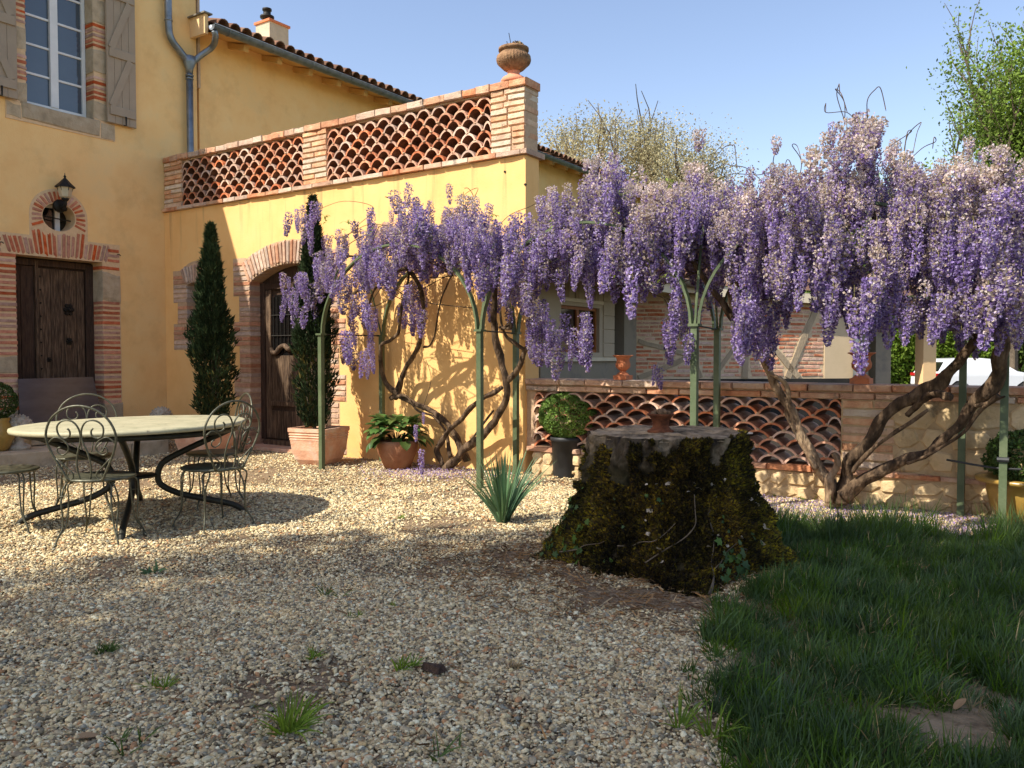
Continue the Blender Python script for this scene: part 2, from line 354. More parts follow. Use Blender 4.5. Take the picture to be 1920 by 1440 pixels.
BR = {}
def brick_meshes(matname):
    if matname in BR: return BR[matname]
    out = []
    for k in range(7):
        r = random.Random(k * 13 + 5); j = lambda a: (r.random() - .5) * a
        c = .07
        back = [(-.5, .5, -.5), (.5, .5, -.5), (.5, .5, .5), (-.5, .5, .5)]
        mid = [(x + j(.03), -.44, z + j(.16)) for x, z in ((-.5, -.5), (0, -.5), (.5, -.5), (.5, .5), (0, .5), (-.5, .5))]
        fr = [(x * .97 + j(.02), -.5 + j(.03), z * .82 + j(.14)) for x, z in ((-.5, -.5), (0, -.5), (.5, -.5), (.5, .5), (0, .5), (-.5, .5))]
        vs = back + mid + fr
        fs = [(10, 11, 14, 15), (11, 12, 13, 14)]
        for i in range(6):
            a, b = i, (i + 1) % 6; fs.append((4 + a, 4 + b, 10 + b, 10 + a))
        fs += [(0, 1, 6, 5, 4), (1, 2, 7, 6), (2, 3, 9, 8, 7), (3, 0, 4, 9), (0, 3, 2, 1)]
        out.append(MB().add(vs, fs).mesh('brick', matname))
    BR[matname] = out; return out
def brick(parent, FR, u0, u1, v0, v1, depth=.12, proud=.012, m='facade_brick', rot=0.0, name='brick', jit=.004):
    me = random.choice(brick_meshes(m)); p = proud + random.uniform(-jit, jit)
    c = Vector(((u0 + u1) / 2, depth / 2 - p, (v0 + v1) / 2))
    B = FR @ Matrix.Translation(c) @ Matrix.Rotation(rot + random.uniform(-.006, .006), 4, 'Y') @ Matrix.Diagonal((u1 - u0, depth, v1 - v0, 1))
    return piece(name, me, B, parent)

def smooth_path(P, n=6):
    P = [Vector(p) for p in P]; out = []
    for i in range(len(P) - 1):
        a = P[max(i - 1, 0)]; b = P[i]; c = P[i + 1]; d = P[min(i + 2, len(P) - 1)]
        for k in range(n):
            t = k / n
            out.append(.5 * ((2 * b) + (c - a) * t + (2 * a - 5 * b + 4 * c - d) * t * t + (3 * b - a - 3 * c + d) * t ** 3))
    out.append(P[-1]); return out
def smooth_r(R, n=6):
    out = []
    for i in range(len(R) - 1):
        for k in range(n): out.append(R[i] + (R[i + 1] - R[i]) * k / n)
    out.append(R[-1]); return out

def merge(proto_v, proto_f, Mx, tint=None, mb=None, m=0):
    """many transformed copies of a small shape in one mesh (numpy)"""
    pv = np.asarray(proto_v, float); n = len(pv); N = len(Mx)
    V = np.einsum('nij,kj->nki', Mx[:, :3, :3], pv) + Mx[:, None, :3, 3]
    mb = mb or MB(); off = mb.n
    mb.v.append(V.reshape(-1, 3)); mb.n += n * N
    for f in proto_f:
        A = (np.arange(N)[:, None] * n + np.array(f)[None, :] + off)
        mb.f.extend(map(tuple, A.tolist()))
    mb.m.extend([m] * (N * len(proto_f)))
    if tint is None: mb.c.append(np.ones((n * N, 3)))
    else: mb.usec = True; mb.c.append(np.repeat(np.asarray(tint), n, axis=0))
    return mb
def rand_rot(N, r=rng, tilt=None):
    q = r.normal(size=(N, 4)); q /= np.linalg.norm(q, axis=1)[:, None]; a, b, c, d = q.T
    R = np.empty((N, 3, 3))
    R[:, 0] = np.stack([1 - 2 * (c * c + d * d), 2 * (b * c - a * d), 2 * (b * d + a * c)], 1)
    R[:, 1] = np.stack([2 * (b * c + a * d), 1 - 2 * (b * b + d * d), 2 * (c * d - a * b)], 1)
    R[:, 2] = np.stack([2 * (b * d - a * c), 2 * (c * d + a * b), 1 - 2 * (b * b + c * c)], 1)
    return R
def mats(P, R, S):
    N = len(P); M = np.zeros((N, 4, 4)); S = np.asarray(S)
    M[:, :3, :3] = R * (S[:, None, None] if S.ndim == 1 else S[:, None, :]); M[:, :3, 3] = P; M[:, 3, 3] = 1; return M
def dir_rot(D, spin=None):
    """rotations whose z axis is D"""
    D = D / np.linalg.norm(D, axis=1)[:, None]; N = len(D)
    a = rng.normal(size=(N, 3)); X = np.cross(a, D); X /= np.linalg.norm(X, axis=1)[:, None]; Y = np.cross(D, X)
    return np.stack([X, Y, D], axis=2)
def tints(N, lo, hi, warm=0.0):
    t = rng.uniform(lo, hi, N)[:, None] * np.ones((1, 3))
    if warm: t[:, 0] *= 1 + rng.uniform(-warm, warm, N)
    return t

LEAF = ([(-.5, 0, 0), (0, -.28, .08), (.5, 0, 0), (0, .28, .08)], [(0, 1, 2, 3)])
SPRIG = ([(-.16, 0, 0), (.16, 0, 0), (.0, .05, 1), (0, -.16, 0), (0, .16, 0), (.05, 0, .9)], [(0, 1, 2), (3, 4, 5)])

# ------------------------------------------------------------------ scatter by geometry nodes (stuff only)
def scatter(name, P, E, S, idx, protos, kind='stuff'):
    pc = bpy.data.collections.new(name + '_shapes')
    for i, (me) in enumerate(protos):
        o = bpy.data.objects.new('%s_shape_%02d' % (name, i), me); pc.objects.link(o)
    me = bpy.data.meshes.new(name); N = len(P); me.vertices.add(N); me.vertices.foreach_set('co', np.asarray(P, dtype=np.float32).ravel())
    a = me.attributes.new('rot', 'FLOAT_VECTOR', 'POINT'); a.data.foreach_set('vector', np.asarray(E, dtype=np.float32).ravel())
    a = me.attributes.new('size', 'FLOAT_VECTOR', 'POINT'); a.data.foreach_set('vector', np.asarray(S, dtype=np.float32).ravel())
    a = me.attributes.new('pick', 'INT', 'POINT'); a.data.foreach_set('value', np.asarray(idx, dtype=np.int32))
    ob = bpy.data.objects.new(name, me); COL.objects.link(ob)
    ng = bpy.data.node_groups.new(name + '_nodes', 'GeometryNodeTree')
    ng.interface.new_socket('Geometry', in_out='INPUT', socket_type='NodeSocketGeometry')
    ng.interface.new_socket('Geometry', in_out='OUTPUT', socket_type='NodeSocketGeometry')
    N_ = ng.nodes; L = ng.links
    gi = N_.new('NodeGroupInput'); go = N_.new('NodeGroupOutput'); ip = N_.new('GeometryNodeInstanceOnPoints')
    ci = N_.new('GeometryNodeCollectionInfo'); ci.inputs['Collection'].default_value = pc
    ci.inputs['Separate Children'].default_value = True; ci.inputs['Reset Children'].default_value = True
    ip.inputs['Pick Instance'].default_value = True
    m2p = N_.new('GeometryNodeMeshToPoints')
    L.new(gi.outputs[0], m2p.inputs[0]); L.new(m2p.outputs[0], ip.inputs['Points']); L.new(ci.outputs[0], ip.inputs['Instance'])
    def at(nm, dt, sock):
        n = N_.new('GeometryNodeInputNamedAttribute'); n.data_type = dt; n.inputs[0].default_value = nm; L.new(n.outputs[0], sock)
    at('pick', 'INT', ip.inputs['Instance Index']); at('size', 'FLOAT_VECTOR', ip.inputs['Scale'])
    n = N_.new('GeometryNodeInputNamedAttribute'); n.data_type = 'FLOAT_VECTOR'; n.inputs[0].default_value = 'rot'
    er = N_.new('FunctionNodeEulerToRotation'); L.new(n.outputs[0], er.inputs[0]); L.new(er.outputs[0], ip.inputs['Rotation'])
    L.new(ip.outputs[0], go.inputs[0])
    md = ob.modifiers.new('scatter', 'NODES'); md.node_group = ng
    if kind: ob['kind'] = kind
    return ob

# ================================================================== SETTING
b = MB().add([(-400, -300, -.03), (300, -300, -.03), (300, 500, -.03), (-400, 500, -.03)], [(0, 1, 2, 3)])
b.build('ground', 'meadow')['kind'] = 'structure'
# courtyard bed, gently uneven
def gh(x, y):
    return .012 * noise.noise(Vector((x * .9, y * .9, 3))) + .006 * noise.noise(Vector((x * 3, y * 3, 1)))
nx, ny = 110, 90; xs = np.linspace(-16, 9, nx); ys = np.linspace(-8, 11, ny); V = []
for y in ys:
    for x in xs: V.append((x, y, gh(x, y) - .004))
fs = [(j * nx + i, j * nx + i + 1, (j + 1) * nx + i + 1, (j + 1) * nx + i) for j in range(ny - 1) for i in range(nx - 1)]
MB().add(V, fs).build('courtyard_ground', 'gravel_bed', smooth=True)['kind'] = 'structure'
MB().add([(-6.6, 10, .01), (30, 8.3, .01), (40, 60, .01), (-6.6, 60, .01)], [(0, 1, 2, 3)]).build('yard_ground', 'shaded_yard_soil')['kind'] = 'structure'

# ================================================================== HOUSE (left)
house = thing('house', 'tall ochre rendered house with planked door, oculus and shuttered window on the left', 'house', (XF, 4, 0))
def arc(cx, cz, rx, rz, a0, a1, n):
    return [(cx + rx * cos(a0 + (a1 - a0) * i / n), cz + rz * sin(a0 + (a1 - a0) * i / n)) for i in range(n + 1)]
D0, D1, DZ0, DZ1 = 5.69, 6.93, .36, 2.76
OCU, OCV = 6.30, 3.345
ocu_in = arc(OCU, OCV, .235, .20, 0, 2 * pi, 28)[:-1]
ocu_out = [(OCU + .415, 3.02), (OCU + .415, 3.36)] + arc(OCU, 3.36, .415, .385, 0, pi, 20)[1:-1] + [(OCU - .415, 3.36), (OCU - .415, 3.02)]
WN = (5.83, 6.95, 4.84, 7.05)
win_hole = [(WN[0], WN[2]), (WN[1], WN[2]), (WN[1], WN[3]), (WN[0], WN[3])]
sur_hole = [(5.36, 0.0), (7.21, 0.0), (7.21, 3.045), (OCU + .415, 3.045)] + ocu_out[1:-1] + [(OCU - .415, 3.045), (5.36, 3.045)]
sill_hole = [(5.62, 4.60), (7.16, 4.60), (7.16, 4.84), (6.98, 4.84)]
m = MB().holes([(-6, -.02), (8.6, -.02), (8.6, 7.25), (-6, 7.25)], [sur_hole, [(5.60, 4.60), (7.16, 4.60), (7.16, 7.05), (5.60, 7.05)]], 0, .4, FF)
m.build('wall', 'facade_render', house)
m = MB().box(XF - 7, XF - .4, -6, -5.9, 0, 7.25).box(XF - 7, XF - .4, 8.5, 8.6, 0, 7.25).box(XF - 7, XF - 6.9, -5.9, 8.5, 0, 7.25)
m.build('side_wall', 'ochre_render', house)
m = MB().add([(XF + .02, -6, 7.25), (XF + .02, 8.62, 7.25), (XF - 4, 8.62, 8.5), (XF - 4, -6, 8.5)], [(0, 1, 2, 3)]) \
    .add([(XF - 8, -6, 7.2), (XF - 8, 8.62, 7.2), (XF - 4, 8.62, 8.5), (XF - 4, -6, 8.5)], [(0, 1, 2, 3)])
m.build('roof', 'old_roof_tile', house)
m = MB().box(XF - .42, XF + .02, 8.62, 8.66, 5.8, 7.25); m.build('brick_edge', 'pale_mortar', house)

sur = MB().holes(sur_hole, [[(D0, -.0 + .001), (D1, .001), (D1, DZ1), (D0, DZ1)], ocu_in], -.004, .32, FF).build('door_surround', 'cream_mortar', house)
PZ = .075
def courses(parent, FR, u0, u1, v0, v1, m, pitch=PZ, skip=(), depth=.3, split=False, joint=.028, wob=.012, side=0, proud=.012):
    z = v0 + joint / 2; k = 0
    while z + pitch - joint <= v1 + .006:
        z1 = z + pitch - joint
        if not any(a - .01 < (z + z1) / 2 < b_ + .01 for a, b_ in skip):
            a = u0 + random.uniform(0, wob) + (.008 if side <= 0 else 0); b_ = u1 - random.uniform(0, wob) - (.008 if side >= 0 else 0)
            if side == 1: a = u0 - .009
            if side == -1: b_ = u1 + .009
            if split and (k % 2 or u1 - u0 > .5):
                q = a + (b_ - a) * random.choice((.38, .5, .62))
                brick(parent, FR, a, q - .008, z, z1, depth, proud, m); brick(parent, FR, q + .008, b_, z, z1, depth, proud, m)
            else: brick(parent, FR, a, b_, z, z1, depth, proud, m)
        z += pitch; k += 1
courses(sur, FF, D1, 7.21, .62, 2.76, 'facade_brick', skip=[(2.17, 2.62)], side=1)
courses(sur, FF, 7.0, 7.21, 2.76, 3.03, 'facade_brick')
courses(sur, FF, 5.36, D0, .60, 2.76, 'facade_brick', skip=[(1.10, 1.36)], side=-1)
courses(sur, FF, 5.36, 5.52, 2.76, 3.03, 'facade_brick')
for u0, u1, v0, v1 in ((D1 - .01, 7.21, 2.175, 2.62), (D1 - .01, 7.22, .36, .64), (5.36, D0, 1.10, 1.36), (5.34, D0, .34, .60)):
    brick(sur, FF, u0, u1, v0, v1, .3, .016, 'grey_stone', name='stone_block')
NV = 23
for i in range(NV):
    t = (i + .5) / NV; ub = D0 - .10 + t * (D1 - D0 + .17); ut = 5.42 + t * (7.15 - 5.42) * .98 + .02
    top = 3.02
    if OCU - .39 < ut < OCU + .39:
        top = 3.12 if abs(ut - OCU) < .25 else 3.16
    ang = atan2(ut - ub, .36) * .8; L_ = (top - 2.775)
    cu = ub + math.tan(ang) * L_ / 2
    brick(sur, FF, cu - .021, cu + .021, 2.775, 2.775 + L_ / cos(ang) * .98, .26, .012, 'facade_brick', rot=ang)
for u0, u1, v in ((6.07, 6.24, 3.135), (6.25, 6.44, 3.125), (6.45, 6.56, 3.13)):
    pass
NO = 21
for i in range(NO):
    a = -.12 * pi + (1.24 * pi) * i / (NO - 1)
    ci, si = cos(a), sin(a)
    ri = 1 / sqrt((ci / .235) ** 2 + (si / .20) ** 2)
    ro = 1 / sqrt((ci / .40) ** 2 + ((si) / .385) ** 2) if si > 0 else .40 / abs(ci)
    r0, r1 = ri + .012, ro - .02
    cx, cz = OCU + ci * (r0 + r1) / 2, OCV + si * (r0 + r1) / 2
    brick(sur, FF, cx - (r1 - r0) / 2, cx + (r1 - r0) / 2, cz - .019, cz + .019, .25, .012, 'facade_brick', rot=-a)
# oculus window with white frame, iron bars
ow = MB().box(XF - .27, XF - .25, OCU - .26, OCU + .26, 3.1, 3.6).build('oculus_pane', 'dark_glass', house)
MB().box(XF - .245, XF - .21, OCU + .05, OCU + .12, 3.12, 3.58).box(XF - .245, XF - .21, OCU - .26, OCU + .26, 3.5, 3.6).build('oculus_frame', 'white_paint', house)
MB().tube([(XF - .12, OCU - .02, 3.12), (XF - .12, OCU - .02, 3.56)], .009, 6).tube([(XF - .125, OCU - .25, 3.36), (XF - .125, OCU + .25, 3.33)], .009, 6).build('oculus_grille', 'iron', house)
# door
door = MB().box(XF - .34, XF - .30, D0, D1, .30, DZ1).build('door', 'dark_wood', house)
ed = [D0 + .005, D0 + .19, D0 + .375]
def plank(u0, u1, z0, z1, d, m='old_wood', name='plank', par=door, FR=FF):
    n = 4
    mb = MB(); mb.box(u0 + .003, u1 - .003, -d, .3, z0, z1, 0, FR @ Matrix.Translation((0, .0, 0)))
    return mb
def slab(par, FR, u0, u1, v0, v1, d0, d1, m, name):
    c = .004
    vs = [(u0, d1, v0), (u1, d1, v0), (u1, d1, v1), (u0, d1, v1), (u0, d0 + c, v0), (u1, d0 + c, v0), (u1, d0 + c, v1), (u0, d0 + c, v1),
          (u0 + c, d0, v0 + c), (u1 - c, d0, v0 + c), (u1 - c, d0, v1 - c), (u0 + c, d0, v1 - c)]
    vs = [tuple(FR @ Vector(p)) for p in vs]
    fs = [(8, 9, 10, 11)] + [(4 + i, 4 + (i + 1) % 4, 8 + (i + 1) % 4, 8 + i) for i in range(4)] + [(i, (i + 1) % 4, 4 + (i + 1) % 4, 4 + i) for i in range(4)] + [(0, 3, 2, 1)]
    return MB().add(vs, fs).build(name, m, par)
for a, b_ in zip(ed[:-1], ed[1:]): slab(door, FF, a + .003, b_ - .003, .36, 2.64, .272, .30, 'dark_wood', 'plank')
slab(door, FF, D0 + .38, D0 + .42, .36, 2.72, .235, .30, 'old_wood', 'plank')
pe = [D0 + .43, D0 + .60, D0 + .80, D0 + .98, D0 + 1.10]
for a, b_ in zip(pe[:-1], pe[1:]): slab(door, FF, a + .003, b_ - .003, .36, 2.62, .255 + random.uniform(0, .006), .30, 'old_wood', 'plank')
slab(door, FF, D0 + 1.115, D1 - .005, .36, 2.72, .24, .30, 'dark_wood', 'frame_post')
slab(door, FF, D0 + .005, D1 - .01, 2.65, 2.74, .245, .30, 'dark_wood', 'lintel_board')
for u, v, r in ((D0 + .86, 2.04, .085), (D0 + .86, 1.57, .05), (D0 + .56, 1.30, .035)):
    mb = MB()
    for k in range(6):
        a = k * pi / 3; p = FF @ Vector((u + cos(a) * r * .6, .245, v + sin(a) * r * .75))
        mb.tube([p + Vector((-.02, 0, 0)), p + Vector((.012, 0, 0))], [r * .42, r * .3], 7)
    p = FF @ Vector((u, .24, v)); mb.tube([p, p + Vector((.05, 0, 0))], [r * .6, r * .25], 8)
    mb.build('door_knocker' if r > .06 else 'lock_plate', 'iron', door)
mb = MB()
for k in range(11):
    for uu in (D0 + .455, D1 - .06):
        p = FF @ Vector((uu, .25, .6 + k * .19)); MB().tube([p, p + Vector((.014, 0, 0))], [.014, .007], 6).build('door_stud', 'iron', door)
# window with frame, panes, shutters
wf = MB()
wx = .22
def fbox(mb, u0, u1, d0, d1, v0, v1, FR=FF): mb.box(u0, u1, d0, d1, v0, v1, 0, FR)
W0, W1 = 5.90, 6.83
fr_ = MB(); fbox(fr_, 5.60, WN[1] + .2, .36, .39, 4.6, 7.1); fr_.build('window_back', 'dark_glass', house)
win = MB()
fbox(win, W0, W1, .19, .25, 4.88, 4.95); fbox(win, W0, W0 + .05, .19, .25, 4.95, 7.0); fbox(win, W1 - .05, W1, .19, .25, 4.95, 7.0)
fbox(win, (W0 + W1) / 2 - .055, (W0 + W1) / 2 + .055, .175, .25, 4.95, 7.0); fbox(win, W0, W1, .19, .25, 7.0, 7.05)
win = win.build('window', 'white_paint', house)
for s0, s1 in ((W0 + .05, (W0 + W1) / 2 - .055), ((W0 + W1) / 2 + .055, W1 - .05)):
    for k in range(5):
        z0 = 4.95 + k * .41
        slab(win, FF, s0, s1, z0, z0 + .40, .222, .235, 'window_glass', 'pane')
        if k: slab(win, FF, s0, s1, z0 - .016, z0 + .016, .205, .240, 'white_paint', 'glazing_bar')
# reveals and quoins
q = MB().holes([(5.60, 4.845), (7.16, 4.845), (7.16, 7.05), (5.60, 7.05)], [[(W0 - .02, 4.86), (W1 + .02, 4.86), (W1 + .02, 7.0), (W0 - .02, 7.0)]], .002, .36, FF).build('window_surround', 'cream_mortar', house)
for side in (0, 1):
    u0, u1 = (W1 + .018, 7.155) if side else (5.605, W0 - .018)
    for z0, z1, st in ((4.86, 5.16, 1), (5.16, 5.55, 0), (5.55, 5.93, 1), (5.93, 6.30, 0), (6.30, 6.66, 1), (6.66, 7.0, 0)):
        if st: brick(q, FF, u0 - (.012 if side else 0), u1 + (0 if side else .012), z0 + .006, z1 - .006, .26, .006, 'grey_stone', name='stone_block')
        else: courses(q, FF, u0, u1, z0, z1, 'facade_brick', depth=.26, pitch=.074, proud=.004, side=1 if side else -1)
sl_ = MB().holes([(5.60, 4.60), (7.16, 4.60), (7.16, 4.845), (5.60, 4.845)], [], -.012, .3, FF).build('sill', 'cream_mortar', house)
brick(sl_, FF, 5.61, 5.80, 4.63, 4.84, .3, .02, 'grey_stone', name='stone_block')
brick(sl_, FF, 5.81, 6.93, 4.63, 4.875, .3, .028, 'grey_stone', name='stone_block')
brick(sl_, FF, 6.94, 7.15, 4.61, 4.84, .3, .02, 'grey_stone', name='stone_block')
def shutter(u0, u1, v0, v1, mir):
    sh = MB(); fbox(sh, u0, u1, -.075, -.045, v0, v1)
    sh = sh.build('shutter', 'shutter_paint', house)
    n = 4
    for k in range(n):
        a = u0 + (u1 - u0) * k / n
        slab(sh, FF, a + .002, a + (u1 - u0) / n - .002, v0 + .002, v1 - .002, -.082, -.072, 'shutter_paint', 'board')
    for z in (v0 + .12, v0 + .98, v0 + 1.85):
        slab(sh, FF, u0 + .03, u1 - .02, z, z + .13, -.108, -.08, 'shutter_paint', 'ledge')
    for z in (v0 + .25, v0 + 1.11):
        a, b_ = (u0 + .06, u1 - .10) if not mir else (u1 - .08, u0 + .10)
        L_ = Vector((b_ - a, 0, .73 - .0)); ang = atan2(.73, b_ - a)
        T = FF @ Matrix.Translation(((a + b_) / 2, -.094, z + .365)) @ Matrix.Rotation(-ang, 4, 'Y')
        MB().box(-L_.length / 2, L_.length / 2, -.012, .012, -.05, .05, 0, T).build('brace', 'shutter_paint', sh)
    hk = MB(); hu = (u0 + u1) / 2 + .03
    hk.tube([FF @ Vector((hu, 0, v0 + .02)), FF @ Vector((hu, -.13, v0 - .01)), FF @ Vector((hu, -.13, v0 + .12))], [.012, .01, .016], 6).build('shutter_dog', 'iron', sh)
    return sh
shutter(7.01, 7.47, 4.86, 7.0, False)
shutter(5.22, 5.73, 4.86, 7.0, True)
# small iron hooks above the door
mb = MB()
for u in (5.50, 7.17): mb.tube([FF @ Vector((u, 0, 2.90)), FF @ Vector((u, -.05, 2.90)), FF @ Vector((u + .02, -.06, 2.88))], .007, 6)
mb.build('hooks', 'iron', house)

# ================================================================== lower wing behind the terrace
wing = thing('wing', 'long low ochre wing with clay tiled eaves behind the terrace balustrade', 'building', (-12.3, 20, 0))
XW = -12.14
MB().box(XW - .4, XW, 8.67, 34, -.02, 7.0).build('wall', 'facade_render', wing)
XE, ZE = -11.68, 6.62
MB().add([(XE, 8.55, ZE + .05), (XE, 34, ZE + .05), (XE - 4.5, 34, ZE + 1.45), (XE - 4.5, 8.55, ZE + 1.45)], [(0, 1, 2, 3)]) \
    .add([(XE + .0, 8.7, ZE + .02), (XE, 34, ZE + .02), (XW - .2, 34, ZE + .18), (XW - .2, 8.7, ZE + .18)], [(0, 3, 2, 1)]).build('roof', 'beam_wood', wing)
# end board
MB().box(XE - .62, XE - .02, 8.48, 8.54, ZE - .05, ZE + .26).build('end_board', 'pale_ochre_render', wing)
MB().box(XE - .66, XE + .02, 8.44, 8.60, ZE + .262, ZE + .285).build('end_flashing', 'dull_zinc', wing)
rm = MB().box(-.42, .42, -.05, .05, -.05, .05).mesh('rafter', 'beam_wood')
for k in range(30):
    piece('rafter', rm, Matrix.Translation((XE - .32, 9.3 + k * .72, ZE + .035)) @ Matrix.Rotation(radians(17), 4, 'Y') @ Matrix.Diagonal((.72, 1, 1, 1)), wing)
def barrel(L=.5, r=.10, th=.016, n=7, up=1):
    mb = MB(); o = []; i_ = []
    for k in range(n):
        a = pi * (k / (n - 1)); o.append((cos(a) * r, sin(a) * r * .95)); i_.append((cos(a) * (r - th), sin(a) * (r - th) * .95))
    lp = o + i_[::-1]; vs = [(0, u, v) for u, v in lp] + [(-L, u * .86, v * .86) for u, v in lp]; N = len(lp)
    fs = [(k, (k + 1) % N, N + (k + 1) % N, N + k) for k in range(N)]
    fs += [(k, k + 1, N - 2 - k, N - 1 - k) for k in range(n - 1)]
    return mb.add(vs, fs)
bt = [barrel(.5, .108).mesh('roof_tile', 'old_roof_tile')]
def tile_rows(parent, x, y0, y1, z, slope, rows, pitch, axis=Matrix.Identity(4), lim=300):
    n = int((y1 - y0) / pitch); c = 0
    for r in range(rows):
        for k in range(n):
            if c >= lim: return
            c += 1
            T = axis @ Matrix.Translation((x - r * .42 * cos(slope) + random.uniform(-.015, .015), y0 + (k + .5) * pitch, z + r * .42 * sin(slope) + random.uniform(-.006, .006))) \
                @ Matrix.Rotation(slope, 4, 'Y') @ Matrix.Rotation(random.uniform(-.03, .03), 4, 'Z')
            piece('roof_tile', bt[0], T, parent)
tile_rows(wing, XE + .10, 8.62, 33.7, ZE + .13, radians(17), 2, .235)
# gutter
def gutter(parent, x, y0, y1, z, r=.085, m='zinc', drop=0.0):
    vs = []; fs = []; n = 8; ST = 24
    for j in range(ST + 1):
        t = j / ST
        for k in range(n + 1):
            a = pi + pi * k / n; vs.append((x + cos(a) * r, y0 + (y1 - y0) * t, z - drop * t + sin(a) * r))
    fs = [(j * (n + 1) + k, j * (n + 1) + k + 1, (j + 1) * (n + 1) + k + 1, (j + 1) * (n + 1) + k) for j in range(ST) for k in range(n)]
    fs += [tuple(range(n + 1))]
    mb = MB().add(vs, fs); mb.tube([(x + r, y0, z), (x + r, y1, z - drop)], .010, 6)
    o = mb.build('gutter', m, parent, True)
    mb = MB(); 
    for j in range(int((y1 - y0) / .9)):
        yy = y0 + .3 + j * .9; mb.tube([(x + cos(pi + pi * k / 8) * (r + .003), yy, z - drop * (yy - y0) / (y1 - y0) + sin(pi + pi * k / 8) * (r + .003)) for k in range(9)], .006, 4)
    mb.build('bracket', m, o); return o
gutter(wing, XE + .13, 8.50, 33, ZE + .055, .085, 'zinc', .12)
# downpipes: one from the house above, one from the gutter, meeting in a hopper
XP = XF + .10
def P(px, py, X=XP): return at_x(px, py, X)
a_ = [P(315, -60), P(316, 40), P(321, 72), P(337, 95), P(350, 112)]
b_ = [(XE + .13, at_x(402, 55, XE + .13).y, ZE - .03), P(404, 70, XE + .1), P(398, 88, XP + .2), P(375, 105, XP + .05), P(362, 116)]
mb = MB().tube(smooth_path(a_, 5), .055, 12).tube(smooth_path(b_, 5), .050, 12)
hop = P(355, 118); bot = P(357, 285)
yy = hop.y
mb.tube([(XP, yy, hop.z + .10), (XP, yy, hop.z), (XP, yy, hop.z - .10), (XP, yy, hop.z - .17)], [.10, .10, .06, .055], 12)
mb.tube([(XP, yy, hop.z - .15), (XP, yy, 3.0)], .054, 12)
for z in (hop.z - .22, hop.z - .27, hop.z + .55): mb.tube([(XP, yy if z < hop.z + .3 else P(316, 46).y, z), (XP, yy if z < hop.z + .3 else P(316, 46).y, z + .025)], .064, 12)
mb.build('downpipe', 'zinc', wing, True)
# chimney
cy = at_x(508, 60, -14.5); 
ch = MB().box(-14.85, -14.40, cy.y - .12, cy.y + .40, 6.8, cy.z + .18).build('chimney', 'concrete', wing)
MB().box(-14.88, -14.37, cy.y - .15, cy.y + .43, cy.z + .18, cy.z + .23).build('chimney_cap', 'orange_terracotta', wing)
fc = (-14.62, cy.y + .0, cy.z + .23)
MB().lathe([(.09, 0), (.09, .06), (.15, .09), (.15, .13), (.08, .15), (.08, .24), (.10, .25), (.10, .29), (.02, .30)], fc, 14).build('flue', 'iron', wing, True)

# ================================================================== TERRACE BLOCK
ter = thing('terrace', 'ochre walled terrace block with arched oak door under tile lattice balustrade', 'terrace', (-9, YB + .5, 0))
AC, AH = -9.175, .845; SPZ, CRZ = 2.44, 2.66; AR = (AH ** 2 + (CRZ - SPZ) ** 2) / (2 * (CRZ - SPZ)); AZ = CRZ - AR; AA = math.asin(AH / AR)
arch_in = [(AC + AR * sin(t), AZ + AR * cos(t)) for t in np.linspace(AA, -AA, 17)]
arch_out = [(AC + (AR + .33) * sin(t), AZ + (AR + .33) * cos(t)) for t in np.linspace(AA, -AA, 17)]
door_hole = [(AC - AH, .02), (AC + AH, .02)] + arch_in
# stepped outline of the brick surround
qs = .34; n_q = 7; right = []; left = []
z = 0.02; k = 0
lv = [0.02, .36, .74, 1.10, 1.50, 1.86, 2.24, 2.80]
for i in range(7):
    wd = .37 if i % 2 == 0 else .24
    right += [(AC + AH + wd - .09, lv[i]), (AC + AH + wd - .09, lv[i + 1])]
    left += [(AC - AH - wd, lv[i]), (AC - AH - wd, lv[i + 1])]
ao = [p for p in arch_out if abs(p[0] - AC) < AH + .1]
d_sur = right + [(AC + AH + .12, 2.80)] + ao + [(AC - AH - .12, 2.80)] + left[::-1]
# small window surround
SW0, SW1, SZ0, SZ1 = -11.53, -11.03, 1.50, 2.44
sw_sur = [(-11.88, 1.45), (-10.70, 1.45), (-10.70, 1.84), (-10.82, 1.84), (-10.82, 2.18), (-10.70, 2.18), (-10.70, 2.70)] + \
         arc(-11.28, 2.55, .42, .28, .55, pi - .55, 8) + [(-11.88, 2.70), (-11.88, 2.20), (-11.77, 2.20), (-11.77, 1.86), (-11.88, 1.86)]
sw_hole = [(SW0, SZ0), (SW1, SZ0), (SW1, SZ1)] + arc((SW0 + SW1) / 2, SZ1, .25, .07, .2, pi - .2, 6) + [(SW0, SZ1)]
MB().holes([(XF + .002, -.02), (-5.19, -.02), (-5.19, 3.64), (XF + .002, 3.64)], [d_sur, sw_sur], 0, .28, FB).build('wall', 'ochre_render', ter)
